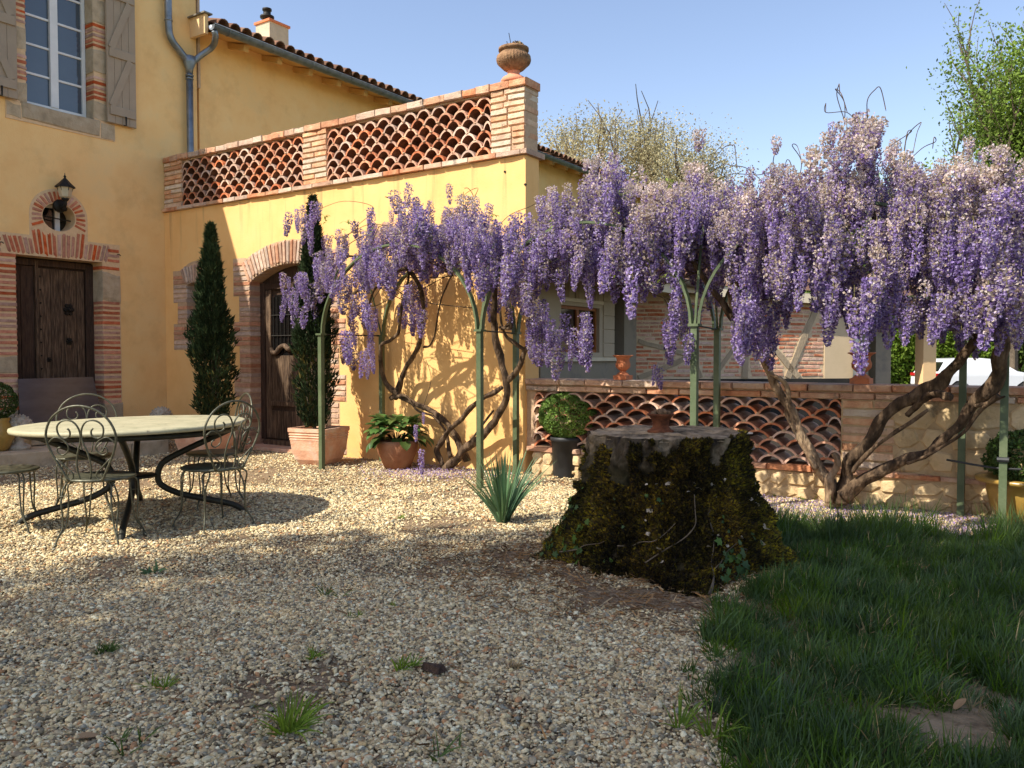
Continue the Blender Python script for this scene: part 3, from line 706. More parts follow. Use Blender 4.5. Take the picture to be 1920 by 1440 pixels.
# side wall and back, terrace floor
pl = [(-5.19, 8.25), (-6.60, 10.5)]
MB().add([(-5.19, 8.25, -.02), (-6.6, 10.5, -.02), (-6.6, 10.5, 3.64), (-5.19, 8.25, 3.64)], [(0, 1, 2, 3)]) \
    .add([(XF, 8.25, 3.60), (-5.19, 8.25, 3.60), (-6.6, 10.5, 3.60), (XF, 10.5, 3.60)], [(0, 1, 2, 3)]) \
    .add([(XF, 10.5, -.02), (-6.6, 10.5, -.02), (-6.6, 10.5, 3.6), (XF, 10.5, 3.6)], [(0, 1, 2, 3)]).build('side_wall', 'pale_ochre_render', ter)
ds = MB().holes(d_sur, [door_hole], -.002, .30, FB).build('door_surround', 'pale_mortar', ter)
for i in range(7):
    wd = .37 if i % 2 == 0 else .24
    courses(ds, FB, AC - AH - wd, AC - AH, lv[i] + .0, min(lv[i + 1], 2.80), 'pale_brick', pitch=.073, depth=.30, joint=.018, split=(i % 2 == 0), side=-1)
    courses(ds, FB, AC + AH, AC + AH + wd - .09, lv[i], min(lv[i + 1], 2.45 if i == 6 else 9), 'pale_brick', pitch=.073, depth=.30, joint=.018, side=1)
NA = 27
for i in range(NA):
    t = -AA * .985 + 2 * AA * .985 * i / (NA - 1); rm_ = AR + .165
    cu, cv = AC + rm_ * sin(t), AZ + rm_ * cos(t)
    brick(ds, FB, cu - .024, cu + .024, cv - .158, cv + .158, .29, .020, 'pale_brick', rot=t)
ss = MB().holes(sw_sur, [sw_hole], -.002, .24, FB).build('window_surround', 'pale_mortar', ter)
for z0, z1, wl, wr in ((1.46, 1.86, -11.88, -10.70), (1.86, 2.19, -11.77, -10.82), (2.19, 2.68, -11.88, -10.70)):
    courses(ss, FB, wl, SW0, z0, z1, 'pale_brick', pitch=.073, joint=.018, depth=.24, side=-1)
    courses(ss, FB, SW1, wr, z0, z1, 'pale_brick', pitch=.073, joint=.018, depth=.24, side=1)
for i in range(10):
    t = -.5 + 1.0 * i / 9; cu, cv = -11.28 + 1.02 * sin(t) * .62, 2.64 + (cos(t) - 1) * .3
    brick(ss, FB, cu - .023, cu + .023, cv - .13, cv + .13, .22, .03, 'pale_brick', rot=t)
MB().box(SW0 - .03, SW1 + .03, YB + .20, YB + .22, SZ0 - .02, SZ1 + .15).build('window_pane', 'dark_glass', ter)
# arched door
YD = YB + .20
FD = frame((0, YD, 0), (1, 0, 0))
dr = MB().prism([(AC - AH, .02), (AC + AH, .02)] + arch_in, .03, .07, FD).build('door', 'dark_wood', ter)
slab(dr, FD, AC - AH + .002, AC - AH + .10, .12, 2.43, -.02, .03, 'dark_wood', 'frame_post')
slab(dr, FD, AC + AH - .10, AC + AH - .002, .12, 2.43, -.02, .03, 'dark_wood', 'frame_post')
slab(dr, FD, AC - AH + .10, AC + AH - .10, 2.33, 2.42, -.01, .03, 'dark_wood', 'transom')
slab(dr, FD, AC - AH + .10, AC + AH - .10, .02, .12, -.06, .03, 'old_wood', 'threshold')
for s_ in (0, 1):
    a0 = AC - AH + .11 + s_ * (AH - .11); a1 = a0 + AH - .12
    slab(dr, FD, a0, a0 + .11, .14, 2.32, -.005, .03, 'old_wood', 'stile'); slab(dr, FD, a1 - .11, a1, .14, 2.32, -.005, .03, 'old_wood', 'stile')
    slab(dr, FD, a0 + .11, a1 - .11, .14, .55, .0, .03, 'old_wood', 'bottom_rail')
    slab(dr, FD, a0 + .11, a1 - .11, .62, .69, -.012, .03, 'old_wood', 'middle_rail')
    for k in range(4):
        w4 = (a1 - a0 - .22) / 4
        slab(dr, FD, a0 + .11 + k * w4 + .002, a0 + .11 + (k + 1) * w4 - .002, .69, 1.36, .012, .03, 'old_wood', 'plank')
    slab(dr, FD, a0 + .11, a1 - .11, 1.36, 2.25, .022, .03, 'dark_glass', 'pane')
    sg = 1 if s_ == 0 else -1; mid = (a0 + a1) / 2
    crv = [FD @ Vector((mid + sg * u, -.008, 1.38 + v)) for u, v in ((-.26, .08), (-.2, .02), (-.12, .03), (-.04, .1), (.06, .12), (.14, .07), (.22, .10), (.26, .16))]
    MB().tube(smooth_path(crv, 4), .038, 8).build('carved_scroll', 'old_wood', dr, True)
    g_ = MB()
    for k in range(6): g_.tube([FD @ Vector((a0 + .16 + k * (a1 - a0 - .32) / 5, .01, 1.42)), FD @ Vector((a0 + .16 + k * (a1 - a0 - .32) / 5, .01, 2.22))], .007, 5)
    for vv in (1.65, 1.95): g_.tube([FD @ Vector((a0 + .12, .005, vv)), FD @ Vector((a1 - .12, .005, vv))], .008, 5)
    g_.build('grille', 'iron', dr)
MB().box(AC - AH - .1, AC + AH + .1, YB - .16, YB + .26, -.02, .05).build('doorstep', 'terracotta', ter)
# balustrade
bal = MB().box(-12.09, -5.19, YB + .02, YB + .26, 3.642, 3.70).box(-12.09, -5.19, YB + .03, YB + .24, 4.41, 4.50).build('balustrade', 'pale_mortar', ter)
x = -12.09
while x < -5.20:
    L_ = random.choice((.28, .34, .4)); x1 = min(x + L_, -5.14)
    if x1 - x > .08: brick(bal, FB, x + .003, x1 - .004, 3.644, 3.705, .40, .055, 'cap_brick')
    x = x1
x = -12.09
while x < -5.20:
    L_ = random.choice((.2, .27, .33)); x1 = min(x + L_, -5.17)
    if x1 - x > .08: brick(bal, FB, x + .003, x1 - .004, 4.425 + random.uniform(-.004, .004), 4.515 + random.uniform(-.006, .006), .32, .03, 'cap_brick', jit=.008)
    x = x1
for u0, u1 in ((-12.09, -11.62), (-8.87, -8.39), (-5.68, -5.19)):
    pm = MB().box(u0 + .012, u1 - .012, YB + .012, YB + .27, 3.70, 4.42).build('pillar', 'pale_mortar', ter)
    if u0 > -6: pm['label'] = 'corner pillar carrying the urn'
    courses(pm, FB, u0 - .006, u1 + .006, 3.705, 4.425, 'parapet_brick', pitch=.0725, depth=.29, joint=.014, split=True, wob=.014, proud=.008)
lt = []
for vI in range(4):
    n = 9; o = []; i_ = []; th = .022; TT = radians(67 + 1.5 * vI); hc = .126; Ro = hc / sin(TT)
    for k in range(n):
        q_ = TT - 2 * TT * k / (n - 1)
        o.append((Ro * sin(q_), Ro * (cos(q_) - cos(TT)))); i_.append(((Ro - th) * sin(q_), (Ro - th) * cos(q_) - Ro * cos(TT)))
    lp = o + i_[::-1]; N = len(lp)
    vs = [(u, -.13, v) for u, v in lp] + [(u * .97, .22, v * .97) for u, v in lp]
    fs = [(k, (k + 1) % N, N + (k + 1) % N, N + k) for k in range(N)] + [(k, N - 1 - k, N - 2 - k, k + 1) for k in range(n - 1)] + [(N + k, N + k + 1, 2 * N - 2 - k, 2 * N - 1 - k) for k in range(n - 1)]
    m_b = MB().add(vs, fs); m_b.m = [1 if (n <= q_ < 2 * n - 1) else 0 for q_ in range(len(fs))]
    lt.append(m_b.mesh('lattice_tile', ['roof_tile_clay', 'shaded_tile_inside']))
def lattice(parent,  u0, u1, v0, v1, pitch, rise, yc):
    rows = int((v1 - v0) / rise + .35); n = round((u1 - u0) / pitch); pitch = (u1 - u0) / n
    rise = (v1 - v0) / (rows + .12)
    jm = MB()
    for r in range(rows):
        off = 0 if r % 2 else .5
        for k in range(n + (1 if off == 0 else 0)):
            u = u0 + (k + off) * pitch; edge = (off == 0 and k in (0, n))
            sx = 1.0
            if edge: u += pitch * .22 * (1 if k == 0 else -1); sx = .52
            T = Matrix.Translation((u + random.uniform(-.006, .006), yc + random.uniform(-.012, .012), v0 + r * rise + random.uniform(-.004, .004))) @ \
                Matrix.Rotation(random.uniform(-.05, .05), 4, 'Y') @ Matrix.Rotation(random.uniform(-.04, .04), 4, 'Z') @ Matrix.Diagonal((pitch / .250 * sx, 1, rise / .082, 1))
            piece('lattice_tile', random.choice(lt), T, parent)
            if not edge and r < rows - 1: jm.lathe([(.004, -.012), (.020, -.004), (.022, .005), (.006, .016)], (u + random.uniform(-.004, .004), yc - .125, v0 + (r + 1) * rise + .004), 6)
    jm.build('mortar_joint', 'pale_mortar', parent, True)['kind'] = 'stuff'
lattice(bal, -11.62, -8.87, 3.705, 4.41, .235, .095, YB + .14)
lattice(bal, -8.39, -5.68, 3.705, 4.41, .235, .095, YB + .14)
# vent spots
mb = MB()
for px_, py_ in ((947, 322), (985, 346)): 
    p = at_y(px_, py_, YB); mb.tube([p + Vector((0, .01, 0)), p + Vector((0, -.01, 0))], .014, 7)
mb.build('wall_plugs', 'iron', ter)

# wall lantern
lp = at_x(122, 352, XF + .16)
lan = thing('wall_lantern', 'black wall lantern with glass sides mounted above the oculus', 'lantern', lp)
x0, y0, z0 = lp
MB().lathe([(.045, -.15), (.075, -.13), (.095, -.02), (.10, 0)], (x0, y0, z0), 6).build('glass', 'lamp_glass', lan)
MB().lathe([(.135, 0), (.13, .015), (.075, .07), (.03, .12), (.012, .14), (.018, .16), (.006, .18), (.003, .21)], (x0, y0, z0), 6).build('cap', 'iron', lan)
mb = MB()
for k in range(6):
    a = k * pi / 3; mb.tube([(x0 + .047 * cos(a), y0 + .047 * sin(a), z0 - .15), (x0 + .102 * cos(a), y0 + .102 * sin(a), z0)], .006, 4)
mb.lathe([(.03, -.19), (.05, -.17), (.05, -.15)], (x0, y0, z0), 8)
mb.build('cage', 'iron', lan)
MB().tube([(x0 - .16, y0, z0 - .24), (x0 - .13, y0, z0 - .24)], [.10, .08], 14).tube(smooth_path([(x0 - .14, y0, z0 - .24), (x0 - .06, y0, z0 - .27), (x0, y0, z0 - .24), (x0, y0, z0 - .17)], 4), .022, 8) \
    .tube([(x0 - .15, y0 + .01, z0 - .24), (x0 - .05, y0 + .03, z0 - .30)], .03, 8).build('bracket', 'iron', lan, True)

# ================================================================== LOW WALL with tile lattice
low = thing('boundary_wall', 'low courtyard wall of tile lattice, brick cap and rubble stone', 'wall', (-2.5, YB + .1, 0))
FL = FB
CZ = 1.095
MB().box(-5.08, -1.74, YB + .0, YB + .30, 0, .26).box(-1.74, 2.6, YB + .0, YB + .30, 0, .955).build('core', 'rubble_mortar', low)
MB().box(-5.19, 2.6, YB + .01, YB + .29, .956, 1.08).build('cap_core', 'pale_mortar', low)
for z0, z1, pr, dd, ln in ((.962, 1.015, .03, .36, (.36, .42, .30)), (1.03, 1.095, .055, .41, (.40, .32, .46))):
    x = -5.17
    while x < 2.6:
        x1 = x + random.choice(ln); brick(low, FL, x + .004, x1 - .005, z0 + random.uniform(-.003, .003), z1, dd, pr, 'cap_brick', jit=.008); x = x1
x = -5.17
while x < -1.3:
    x1 = x + random.choice((.36, .42, .30)); brick(low, FL, x + .004, x1 - .005, .27, .325, .34, .03, 'cap_brick'); x = x1
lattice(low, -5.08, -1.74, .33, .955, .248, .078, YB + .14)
courses(low, FL, -1.74, -1.28, .33, .955, 'parapet_brick', pitch=.078, depth=.30, joint=.014, split=True, proud=.014)
MB().box(-5.19, -5.06, YB + .03, YB + .28, .3, .96).build('end_post', 'pale_mortar', low)
# stones: irregular, set proud of the mortar
sm = []
for vI in range(9):
    r = random.Random(vI + 40); n = r.choice((5, 6, 7)); pts = []
    for k in range(n):
        a = 2 * pi * (k + r.uniform(-.25, .25)) / n; pts.append((cos(a) * r.uniform(.44, .58), sin(a) * r.uniform(.44, .58)))
    vs = [(u, .3, v) for u, v in pts] + [(u, -.02, v) for u, v in pts] + [(u * .82, -.35 + r.uniform(-.08, .08), v * .82) for u, v in pts] + [(0, -.45, 0)]
    fs = [(k, (k + 1) % n, n + (k + 1) % n, n + k) for k in range(n)] + [(n + k, n + (k + 1) % n, 2 * n + (k + 1) % n, 2 * n + k) for k in range(n)] + [(2 * n + k, 2 * n + (k + 1) % n, 3 * n) for k in range(n)]
    sm.append(MB().add(vs, fs).mesh('stone', 'rubble_stone'))
def stones(u0, u1, v0, v1, cu, cvh, pr=.03):
    v = v0
    while v < v1 - .04:
        h = min(random.uniform(.75, 1.15) * cvh, v1 - v); u = u0 - random.uniform(0, .1)
        while u < u1:
            w_ = random.uniform(.6, 1.4) * cu
            T = FL @ Matrix.Translation((u + w_ / 2, .005, v + h / 2)) @ Matrix.Rotation(random.uniform(-.12, .12), 4, 'Y') @ Matrix.Diagonal((w_ * 1.08, pr * 2, h * 1.12, 1))
            piece('stone', random.choice(sm), T, low); u += w_
        v += h
stones(-5.08, 2.4, .0, .265, .21, .13, .035)
stones(-1.28, 2.4, .33, .95, .27, .20, .03)
x = -1.28
while x < 2.4:
    x1 = x + random.choice((.36, .42, .30)); brick(low, FL, x + .004, x1 - .005, .272, .315, .3, .035, 'cap_brick'); x = x1

# ================================================================== OUTBUILDING
ob = thing('outbuilding', 'low barn with half-timbered brick wall, wood window and open carport behind the wall', 'building', (-5, 15, 0))
wy0, wy1 = at_x(1052, 620, -6.6).y, at_x(1124, 620, -6.6).y
wz0, wz1 = at_x(1090, 661, -6.6).z, at_x(1090, 575, -6.6).z
MB().holes([(10.5, 1.28), (12.95, 1.28), (12.95, 2.75), (10.5, 2.75)], [[(wy0, wz0), (wy1, wz0), (wy1, wz1), (wy0, wz1)]], 0, .25, FG).build('wall', 'barn_plaster', ob)
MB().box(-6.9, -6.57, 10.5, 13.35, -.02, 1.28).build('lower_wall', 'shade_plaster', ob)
MB().box(-6.57, -6.50, 10.5, 13.0, 1.27, 1.33).build('ledge', 'cream_board', ob)
for k in range(5):                                    # boarded strip right of the window
    slab(ob, FG, wy1 + .12, 12.94, 1.34 + k * .235, 1.34 + (k + 1) * .235 - .012, -.02, .0, 'barn_plaster', 'cladding_board')
slab(ob, FG, wy0 - .03, wy1 + .10, wz1 + .06, wz1 + .12, -.03, 0, 'cream_board', 'batten')
for k in range(4): slab(ob, FG, wy0 + .1 + k * .33, wy0 + .22 + k * .33, wz1 + .12, wz1 + .36, -.02, 0, 'aged_timber', 'stud')
MB().box(-6.9, -6.75, 12.95, 13.3, -.02, 2.6).build('recess', 'dark_glass', ob)  # black strip painted in for the darkness of the gap
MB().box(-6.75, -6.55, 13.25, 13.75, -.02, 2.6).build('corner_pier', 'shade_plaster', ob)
wd = MB()
for u0, u1, v0, v1 in ((wy0, wy1, wz0, wz0 + .05), (wy0, wy1, wz1 - .05, wz1), (wy0, wy0 + .05, wz0 + .05, wz1 - .05), (wy1 - .05, wy1, wz0 + .05, wz1 - .05), ((wy0 + wy1) / 2 - .04, (wy0 + wy1) / 2 + .04, wz0 + .05, wz1 - .05)):
    wd.box(u0, u1, .06, .12, v0, v1, 0, FG)
wd = wd.build('window', 'orange_wood', ob)
slab(wd, FG, wy0 + .05, (wy0 + wy1) / 2 - .04, wz0 + .05, wz1 - .05, .09, .10, 'dark_glass', 'pane')
slab(wd, FG, (wy0 + wy1) / 2 + .04, wy1 - .05, wz0 + .05, wz1 - .05, .09, .10, 'dark_glass', 'pane')
# porch roof over the shaded wall
XG = -5.6
MB().add([(XG, 9.4, 2.66), (XG, 15.1, 2.66), (-7.4, 16.5, 3.15), (-7.4, 9.8, 3.15)], [(0, 1, 2, 3)]) \
    .add([(XG, 9.4, 2.56), (XG, 15.1, 2.56), (-6.9, 16.0, 2.62), (-6.9, 9.8, 2.62)], [(0, 3, 2, 1)]) \
    .box(XG - .0, XG + .03, 9.4, 15.05, 2.46, 2.66).build('porch_roof', 'barn_plaster', ob)
MB().box(XG + .031, XG + .06, at_x(1092, 500, XG).y, at_x(1258, 500, XG).y, 2.40, 2.55).build('fascia_board', 'cream_board', ob)
gutter(ob, XG + .12, 9.3, 14.6, 2.66, .085, 'dull_zinc', .03)
tile_rows(ob, XG + .07, 9.5, 15.1, 2.70, radians(14), 2, .19)
# brick wall facing the court
LB = 3.77
def fz(u): return 2.54 - .055 * u
MB().prism([(0, 0), (LB, 0), (LB, fz(LB)), (0, fz(0))], 0, .3, FK).build('brick_wall_core', 'barn_mortar', ob)
timb = [((.62, 2.45), (1.30, .95), .10), ((.10, 1.62), (1.15, 1.36), .08), ((.110, .95), (1.13, 1.35), .09), ((1.55, .95), (2.38, 2.1), .08),
        ((2.16, .95), (2.22, 2.25), .13), ((2.32, 1.95), (3.25, .95), .10), ((3.02, .95), (3.62, 2.32), .12)]
def near_timber(u, v):
    for (a, b2), (c, d), w_ in timb:
        A = Vector((a, b2)); B_ = Vector((c, d)); Pq = Vector((u, v)); AB = B_ - A; t = max(0, min(1, (Pq - A).dot(AB) / AB.length_squared))
        if (A + AB * t - Pq).length < w_ / 2 + .03: return True
    return False
cnt = 0; z = .98
while z < 2.35:
    u = -random.uniform(0, .2) + .02
    while u < LB - .08:
        L_ = random.choice((.17, .26, .31, .34)); u1 = min(u + L_, LB - .01); uu = max(u, .01)
        if u1 - uu > .06 and z + .05 < fz(u1) - .05:
            # trim against timbers
            segs = []; st = None
            for k in range(9):
                q_ = uu + (u1 - uu) * k / 8; ok = not near_timber(q_, z + .025)
                if ok and st is None: st = q_
                if (not ok or k == 8) and st is not None:
                    if q_ - st > .05: segs.append((st, q_))
                    st = None
            for a, b2 in segs:
                if cnt < 300:
                    hgt = random.choice((.045, .05, .042)); brick(ob, FK, a, b2 - .016, z, z + hgt, .08, .008, 'barn_brick', rot=random.uniform(-.012, .012)); cnt += 1
        u = u1
    z += .0735
for (a, b2), (c, d), w_ in timb:
    ang = atan2(d - b2, c - a); L_ = sqrt((c - a) ** 2 + (d - b2) ** 2)
    T = FK @ Matrix.Translation(((a + c) / 2, -.012, (b2 + d) / 2)) @ Matrix.Rotation(-ang, 4, 'Y')
    mb = MB(); n = 6
    for k in range(n):
        x0_, x1_ = -L_ / 2 + L_ * k / n, -L_ / 2 + L_ * (k + 1) / n
    vs = []; 
    for k in range(n + 1):
        x_ = -L_ / 2 + L_ * k / n; w2 = w_ / 2 * random.uniform(.85, 1.1); dz = random.uniform(-.008, .008)
        vs += [(x_, .03, -w2 + dz), (x_, -.012, -w2 + dz), (x_, -.012, w2 + dz), (x_, .03, w2 + dz)]
    fs = [(4 * k + j, 4 * k + (j + 1) % 4, 4 * (k + 1) + (j + 1) % 4, 4 * (k + 1) + j) for k in range(n) for j in range(4)] + [(3, 2, 1, 0), (4 * n, 4 * n + 1, 4 * n + 2, 4 * n + 3)]
    mb.add([tuple(T @ Vector(p)) for p in vs], fs).build('timber_brace', 'aged_timber', ob)
MB().box(.0, LB + .60, -.05, .0, 0, .93, 0, FK).build('yard_shade_panel', 'yard_shade_dark', ob)  # added dark panel standing in for shade and clutter in the yard
MB().box(LB + .002, LB + .62, -.02, .4, 0, 2.32, 0, FK).build('plaster_pier', 'beige_plaster', ob)
MB().prism([(1.35, fz(1.35) - .02), (4.45, fz(4.45) - .02), (4.45, fz(4.45) + .16), (1.35, fz(1.35) + .16)], -.22, -.18, FK).build('eaves_fascia', 'cream_board', ob)
MB().add([tuple(FK @ Vector(p)) for p in ((1.2, -.24, fz(1.2) + .165), (9.5, -.24, 2.36), (9.5, 4.5, 3.4), (1.2, 4.5, 3.5))], [(0, 1, 2, 3)]).build('barn_roof', 'old_roof_tile', ob)
MB().add([tuple(FK @ Vector(p)) for p in ((1.2, -.2, fz(1.2) + .10), (9.5, -.2, 2.30), (9.5, 4.5, 2.35), (1.2, 4.5, 2.6))], [(0, 3, 2, 1)]).box(4.45, 9.5, -.2, -.16, 2.16, 2.34, 0, FK).build('carport_ceiling', 'dark_wood', ob)
def FKat(px): 
    r = ray(px, 660); o_ = FK.inverted(); a = o_ @ O; d = (o_.to_3x3() @ r); t = -a.y / d.y; return (a + d * t).x
u_ = FKat(1601)
dp = MB().tube(smooth_path([FK @ Vector((u_ + .55, -.1, 2.36)), FK @ Vector((u_ + .30, -.12, 2.26)), FK @ Vector((u_ + .05, -.12, 2.10)), FK @ Vector((u_, -.12, 1.9)), FK @ Vector((u_, -.12, .05))], 5), .075, 12)
for zz in (1.80, 1.86): dp.tube([FK @ Vector((u_, -.12, zz)), FK @ Vector((u_, -.12, zz + .025))], .088, 12)
dp.build('downpipe', 'zinc', ob, True)
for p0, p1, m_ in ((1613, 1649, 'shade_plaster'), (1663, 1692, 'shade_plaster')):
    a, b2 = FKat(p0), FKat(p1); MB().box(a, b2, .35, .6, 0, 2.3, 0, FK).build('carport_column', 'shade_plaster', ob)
a, b2 = FKat(1738), FKat(1762); MB().box(a, b2, .1, .35, 0, 2.3, 0, FK).build('carport_column', 'pale_ochre_render', ob)
mb = MB()
for k in range(7): mb.tube([FK @ Vector((4.7 + k * .17, -.26, 2.33)), FK @ Vector((4.7 + k * .17, .6, 2.5))], .08, 8)
mb.build('carport_tiles', 'old_roof_tile', ob)

# ================================================================== STEPS in front of the door
st = thing('stone_steps', 'worn stone ledge and step below the planked door', 'step', (-11, 5.5, 0))
def stone_block(par, x0, x1, y0, y1, z0, z1, m='step_stone', nm='stone_block', j=.012):
    vs = [(x + random.uniform(-j, j), y + random.uniform(-j, j) * .3, z + random.uniform(-j, j) * .5) for x in (x0, x1) for y in (y0, y1) for z in (z0, z1)]
    mb = MB().add(vs, [(0, 1, 3, 2), (4, 6, 7, 5), (0, 4, 5, 1), (2, 3, 7, 6), (0, 2, 6, 4), (1, 5, 7, 3)])
    o = mb.build(nm, m, par); bv = o.modifiers.new('bevel', 'BEVEL'); bv.width = .015; bv.segments = 2; return o
yy = [2.2, 3.3, 4.35, 5.5, 6.35, 6.9]
for a, b2 in zip(yy[:-1], yy[1:]): stone_block(st, -12.08, -10.42, a + .004, b2 - .004, -.05, .19)
for a, b2 in ((5.35, 6.0), (6.0, 7.15)): stone_block(st, -12.08, -11.05, a + .004, b2 - .004, .195, .37, j=.02)

# ================================================================== POTS, URNS AND PLANTS
def ball_leaves(mb, c, R, n, size, lo=.5, hi=1.3, squash=.9, lumps=.08, seed=0):
    D = rng.normal(size=(n, 3)); D /= np.linalg.norm(D, axis=1)[:, None]
    rad = R * (1 - rng.uniform(0, .22, n) ** 1.5)
    rad *= 1 + lumps * np.array([noise.noise(Vector(d) * 3 + Vector((seed, 0, 0))) for d in D])
    Pq = D * rad[:, None]; Pq[:, 2] *= squash; Pq += np.array(c)
    Rm = rand_rot(n); T = tints(n, lo, hi, .12)
    merge(LEAF[0], LEAF[1], mats(Pq, Rm, rng.uniform(.7, 1.2, n) * size), T, mb)
# black bucket with box ball
bp_ = gp(1064, 893); bx, by = bp_.x, bp_.y
t = thing('plant_pot', 'black plastic nursery pot holding the sunlit box ball beside the stump', 'pot', (bx, by, 0))
MB().lathe([(.155, 0), (.16, .01), (.185, .40), (.20, .405), (.20, .45), (.185, .45), (.18, .42), (.02, .41)], (bx, by, 0), 28).build('body', 'black_plastic', t, True)
MB().lathe([(.18, .40), (.16, .425), (.01, .435)], (bx, by, 0), 16).build('soil', 'soil', t)
t = thing('box_shrub', 'round clipped box ball growing in the black pot', 'shrub', (bx, by, .43))
mb = MB(); ball_leaves(mb, (bx, by, .69), .325, 14000, .024, 1.0, 2.8, .80, .05); mb.build('foliage', 'box_green', t)
mb = MB()
for k in range(8):
    a = k * .8; mb.tube([(bx, by, .42), (bx + .12 * cos(a), by + .12 * sin(a), .62)], .006, 5)
mb.build('stem', 'tree_bark', t)
# left box ball in a jar at the frame edge
lp_ = at_x(-10, 860, -10.9); bx, by = -10.9, at_x(-8, 850, -10.9).y
t = thing('garden_jar', 'ochre garden jar standing on the stone ledge at the left edge', 'pot', (bx, by, .19))
MB().lathe([(.12, 0), (.15, .03), (.21, .16), (.20, .28), (.15, .36), (.17, .40), (.15, .41), (.02, .39)], (bx, by, .19), 26).build('body', 'yellow_glaze', t, True)
t = thing('box_shrub', 'dark clipped box ball in the ochre jar at the left edge', 'shrub', (bx, by, .6))
mb = MB(); ball_leaves(mb, (bx, by, .80), .25, 4500, .03, .35, .95, .95, .08, 4); mb.build('foliage', 'box_green', t)
MB().tube([(bx, by, .58), (bx, by, .8)], .015, 6).build('stem', 'tree_bark', t)
# finial balls
def finial(px, py, X, z, label):
    p = at_x(px, py, X); x_, y_ = X, p.y
    t = thing('stone_finial', label, 'finial', (x_, y_, z), group='carved stone ball finials')
    MB().lathe([(.13, 0), (.13, .04), (.10, .06), (.06, .09), (.055, .12), (.08, .15)], (x_, y_, z), 20).build('base', 'garden_stone', t, True)
    mb = MB().lathe([(.03, .13), (.09, .16), (.135, .22), (.15, .28), (.135, .35), (.09, .40), (.03, .425)], (x_, y_, z), 20)
    n = 90; k = np.arange(n); ph = np.arccos(1 - 2 * (k + .5) / n); th = pi * (1 + 5 ** .5) * k
    D = np.stack([np.cos(th) * np.sin(ph), np.sin(th) * np.sin(ph), np.cos(ph)], 1)
    Pq = D * .145 + np.array([x_, y_, z + .28]); merge([(-.5, 0, 0), (0, -.5, 0), (.5, 0, 0), (0, .5, 0), (0, 0, .55)], [(0, 1, 4), (1, 2, 4), (2, 3, 4), (3, 0, 4)], mats(Pq, dir_rot(D), np.full(n, .045)), None, mb)
    mb.build('ball', 'garden_stone', t)
finial(37, 862, -10.85, .19, 'carved stone ball finial on the ledge left of the door')
finial(303, 833, -10.85, .19, 'carved stone finial on the right end of the ledge beside the conifer')
p = at_x(243, 838, -10.9)
t = thing('glazed_planter', 'dark blue glazed square planter on the stone ledge', 'pot', (-10.9, p.y, .19))
MB().box(-11.1, -10.7, p.y - .2, p.y + .2, .19, .39).box(-11.12, -10.68, p.y - .22, p.y + .22, .39, .42).build('body', 'blue_glaze', t)
# smoked sheet leaning on the door
sp = [at_x(40, 798, -11.75), at_x(196, 800, -11.75), at_x(176, 707, -12.04), at_x(35, 711, -12.04)]
z_b = .375
vs = [(-11.78, sp[0].y, z_b), (-11.78, sp[1].y, z_b), (-12.07, sp[2].y, sp[2].z), (-12.07, sp[3].y, sp[3].z)]
vs2 = [(a + .012, b2, c + .003) for a, b2, c in vs]
o = MB().add(vs + vs2, [(3, 2, 1, 0), (4, 5, 6, 7), (0, 1, 5, 4), (1, 2, 6, 5), (2, 3, 7, 6), (3, 0, 4, 7)]).build('glass_sheet', 'smoked_sheet')
tag(o, 'smoky grey sheet leaning against the foot of the planked door', 'sheet')

# square terracotta planters with conifers
def square_planter(c, rz, s, h, label):
    t = thing('square_planter', label, 'planter', (c.x, c.y, 0), rz, 'square terracotta planters')
    def ring(w, z, r=.02):
        return [(sx * w - sx * (r if k else 0), sy * w - sy * (0 if k else r), z) for sx, sy, k in ((1, -1, 0), (1, 1, 0), (1, 1, 1), (-1, 1, 1), (-1, 1, 0), (-1, -1, 0), (-1, -1, 1), (1, -1, 1))]
    prof = [(.62, 0), (.78, .15), (.88, .4), (.93, .66), (.95, .70), (.93, .72), (.97, .76), (.94, .79), (.98, .83), (.95, .86), (1.0, .90), (1.0, 1.0), (.92, 1.0), (.90, .93)]
    vs = []; 
    for w_, z_ in prof: vs += ring(w_ * s / 2, z_ * h, .03 * s)
    n = 8; k_ = len(prof)
    fs = [(i * n + j, i * n + (j + 1) % n, (i + 1) * n + (j + 1) % n, (i + 1) * n + j) for i in range(k_ - 1) for j in range(n)] + [tuple(range(n))[::-1]]
    MB().add(vs, fs).build('body', 'terracotta', t, False, True)
    MB().add(ring(.92 * s / 2, .93 * h), [tuple(range(8))]).build('soil', 'soil', t, False, True)
    return t
pl2 = gp(585, 862); c2 = Vector((-7.83, 7.27, 0)); c1 = Vector((-9.25, 6.82, 0))
square_planter(c2, radians(12), .56, .46, 'square terracotta planter in sun beside the green pergola post')
c1 = gp(384, 853); square_planter(c1, radians(8), .62, .46, 'square terracotta planter in shade behind the table')
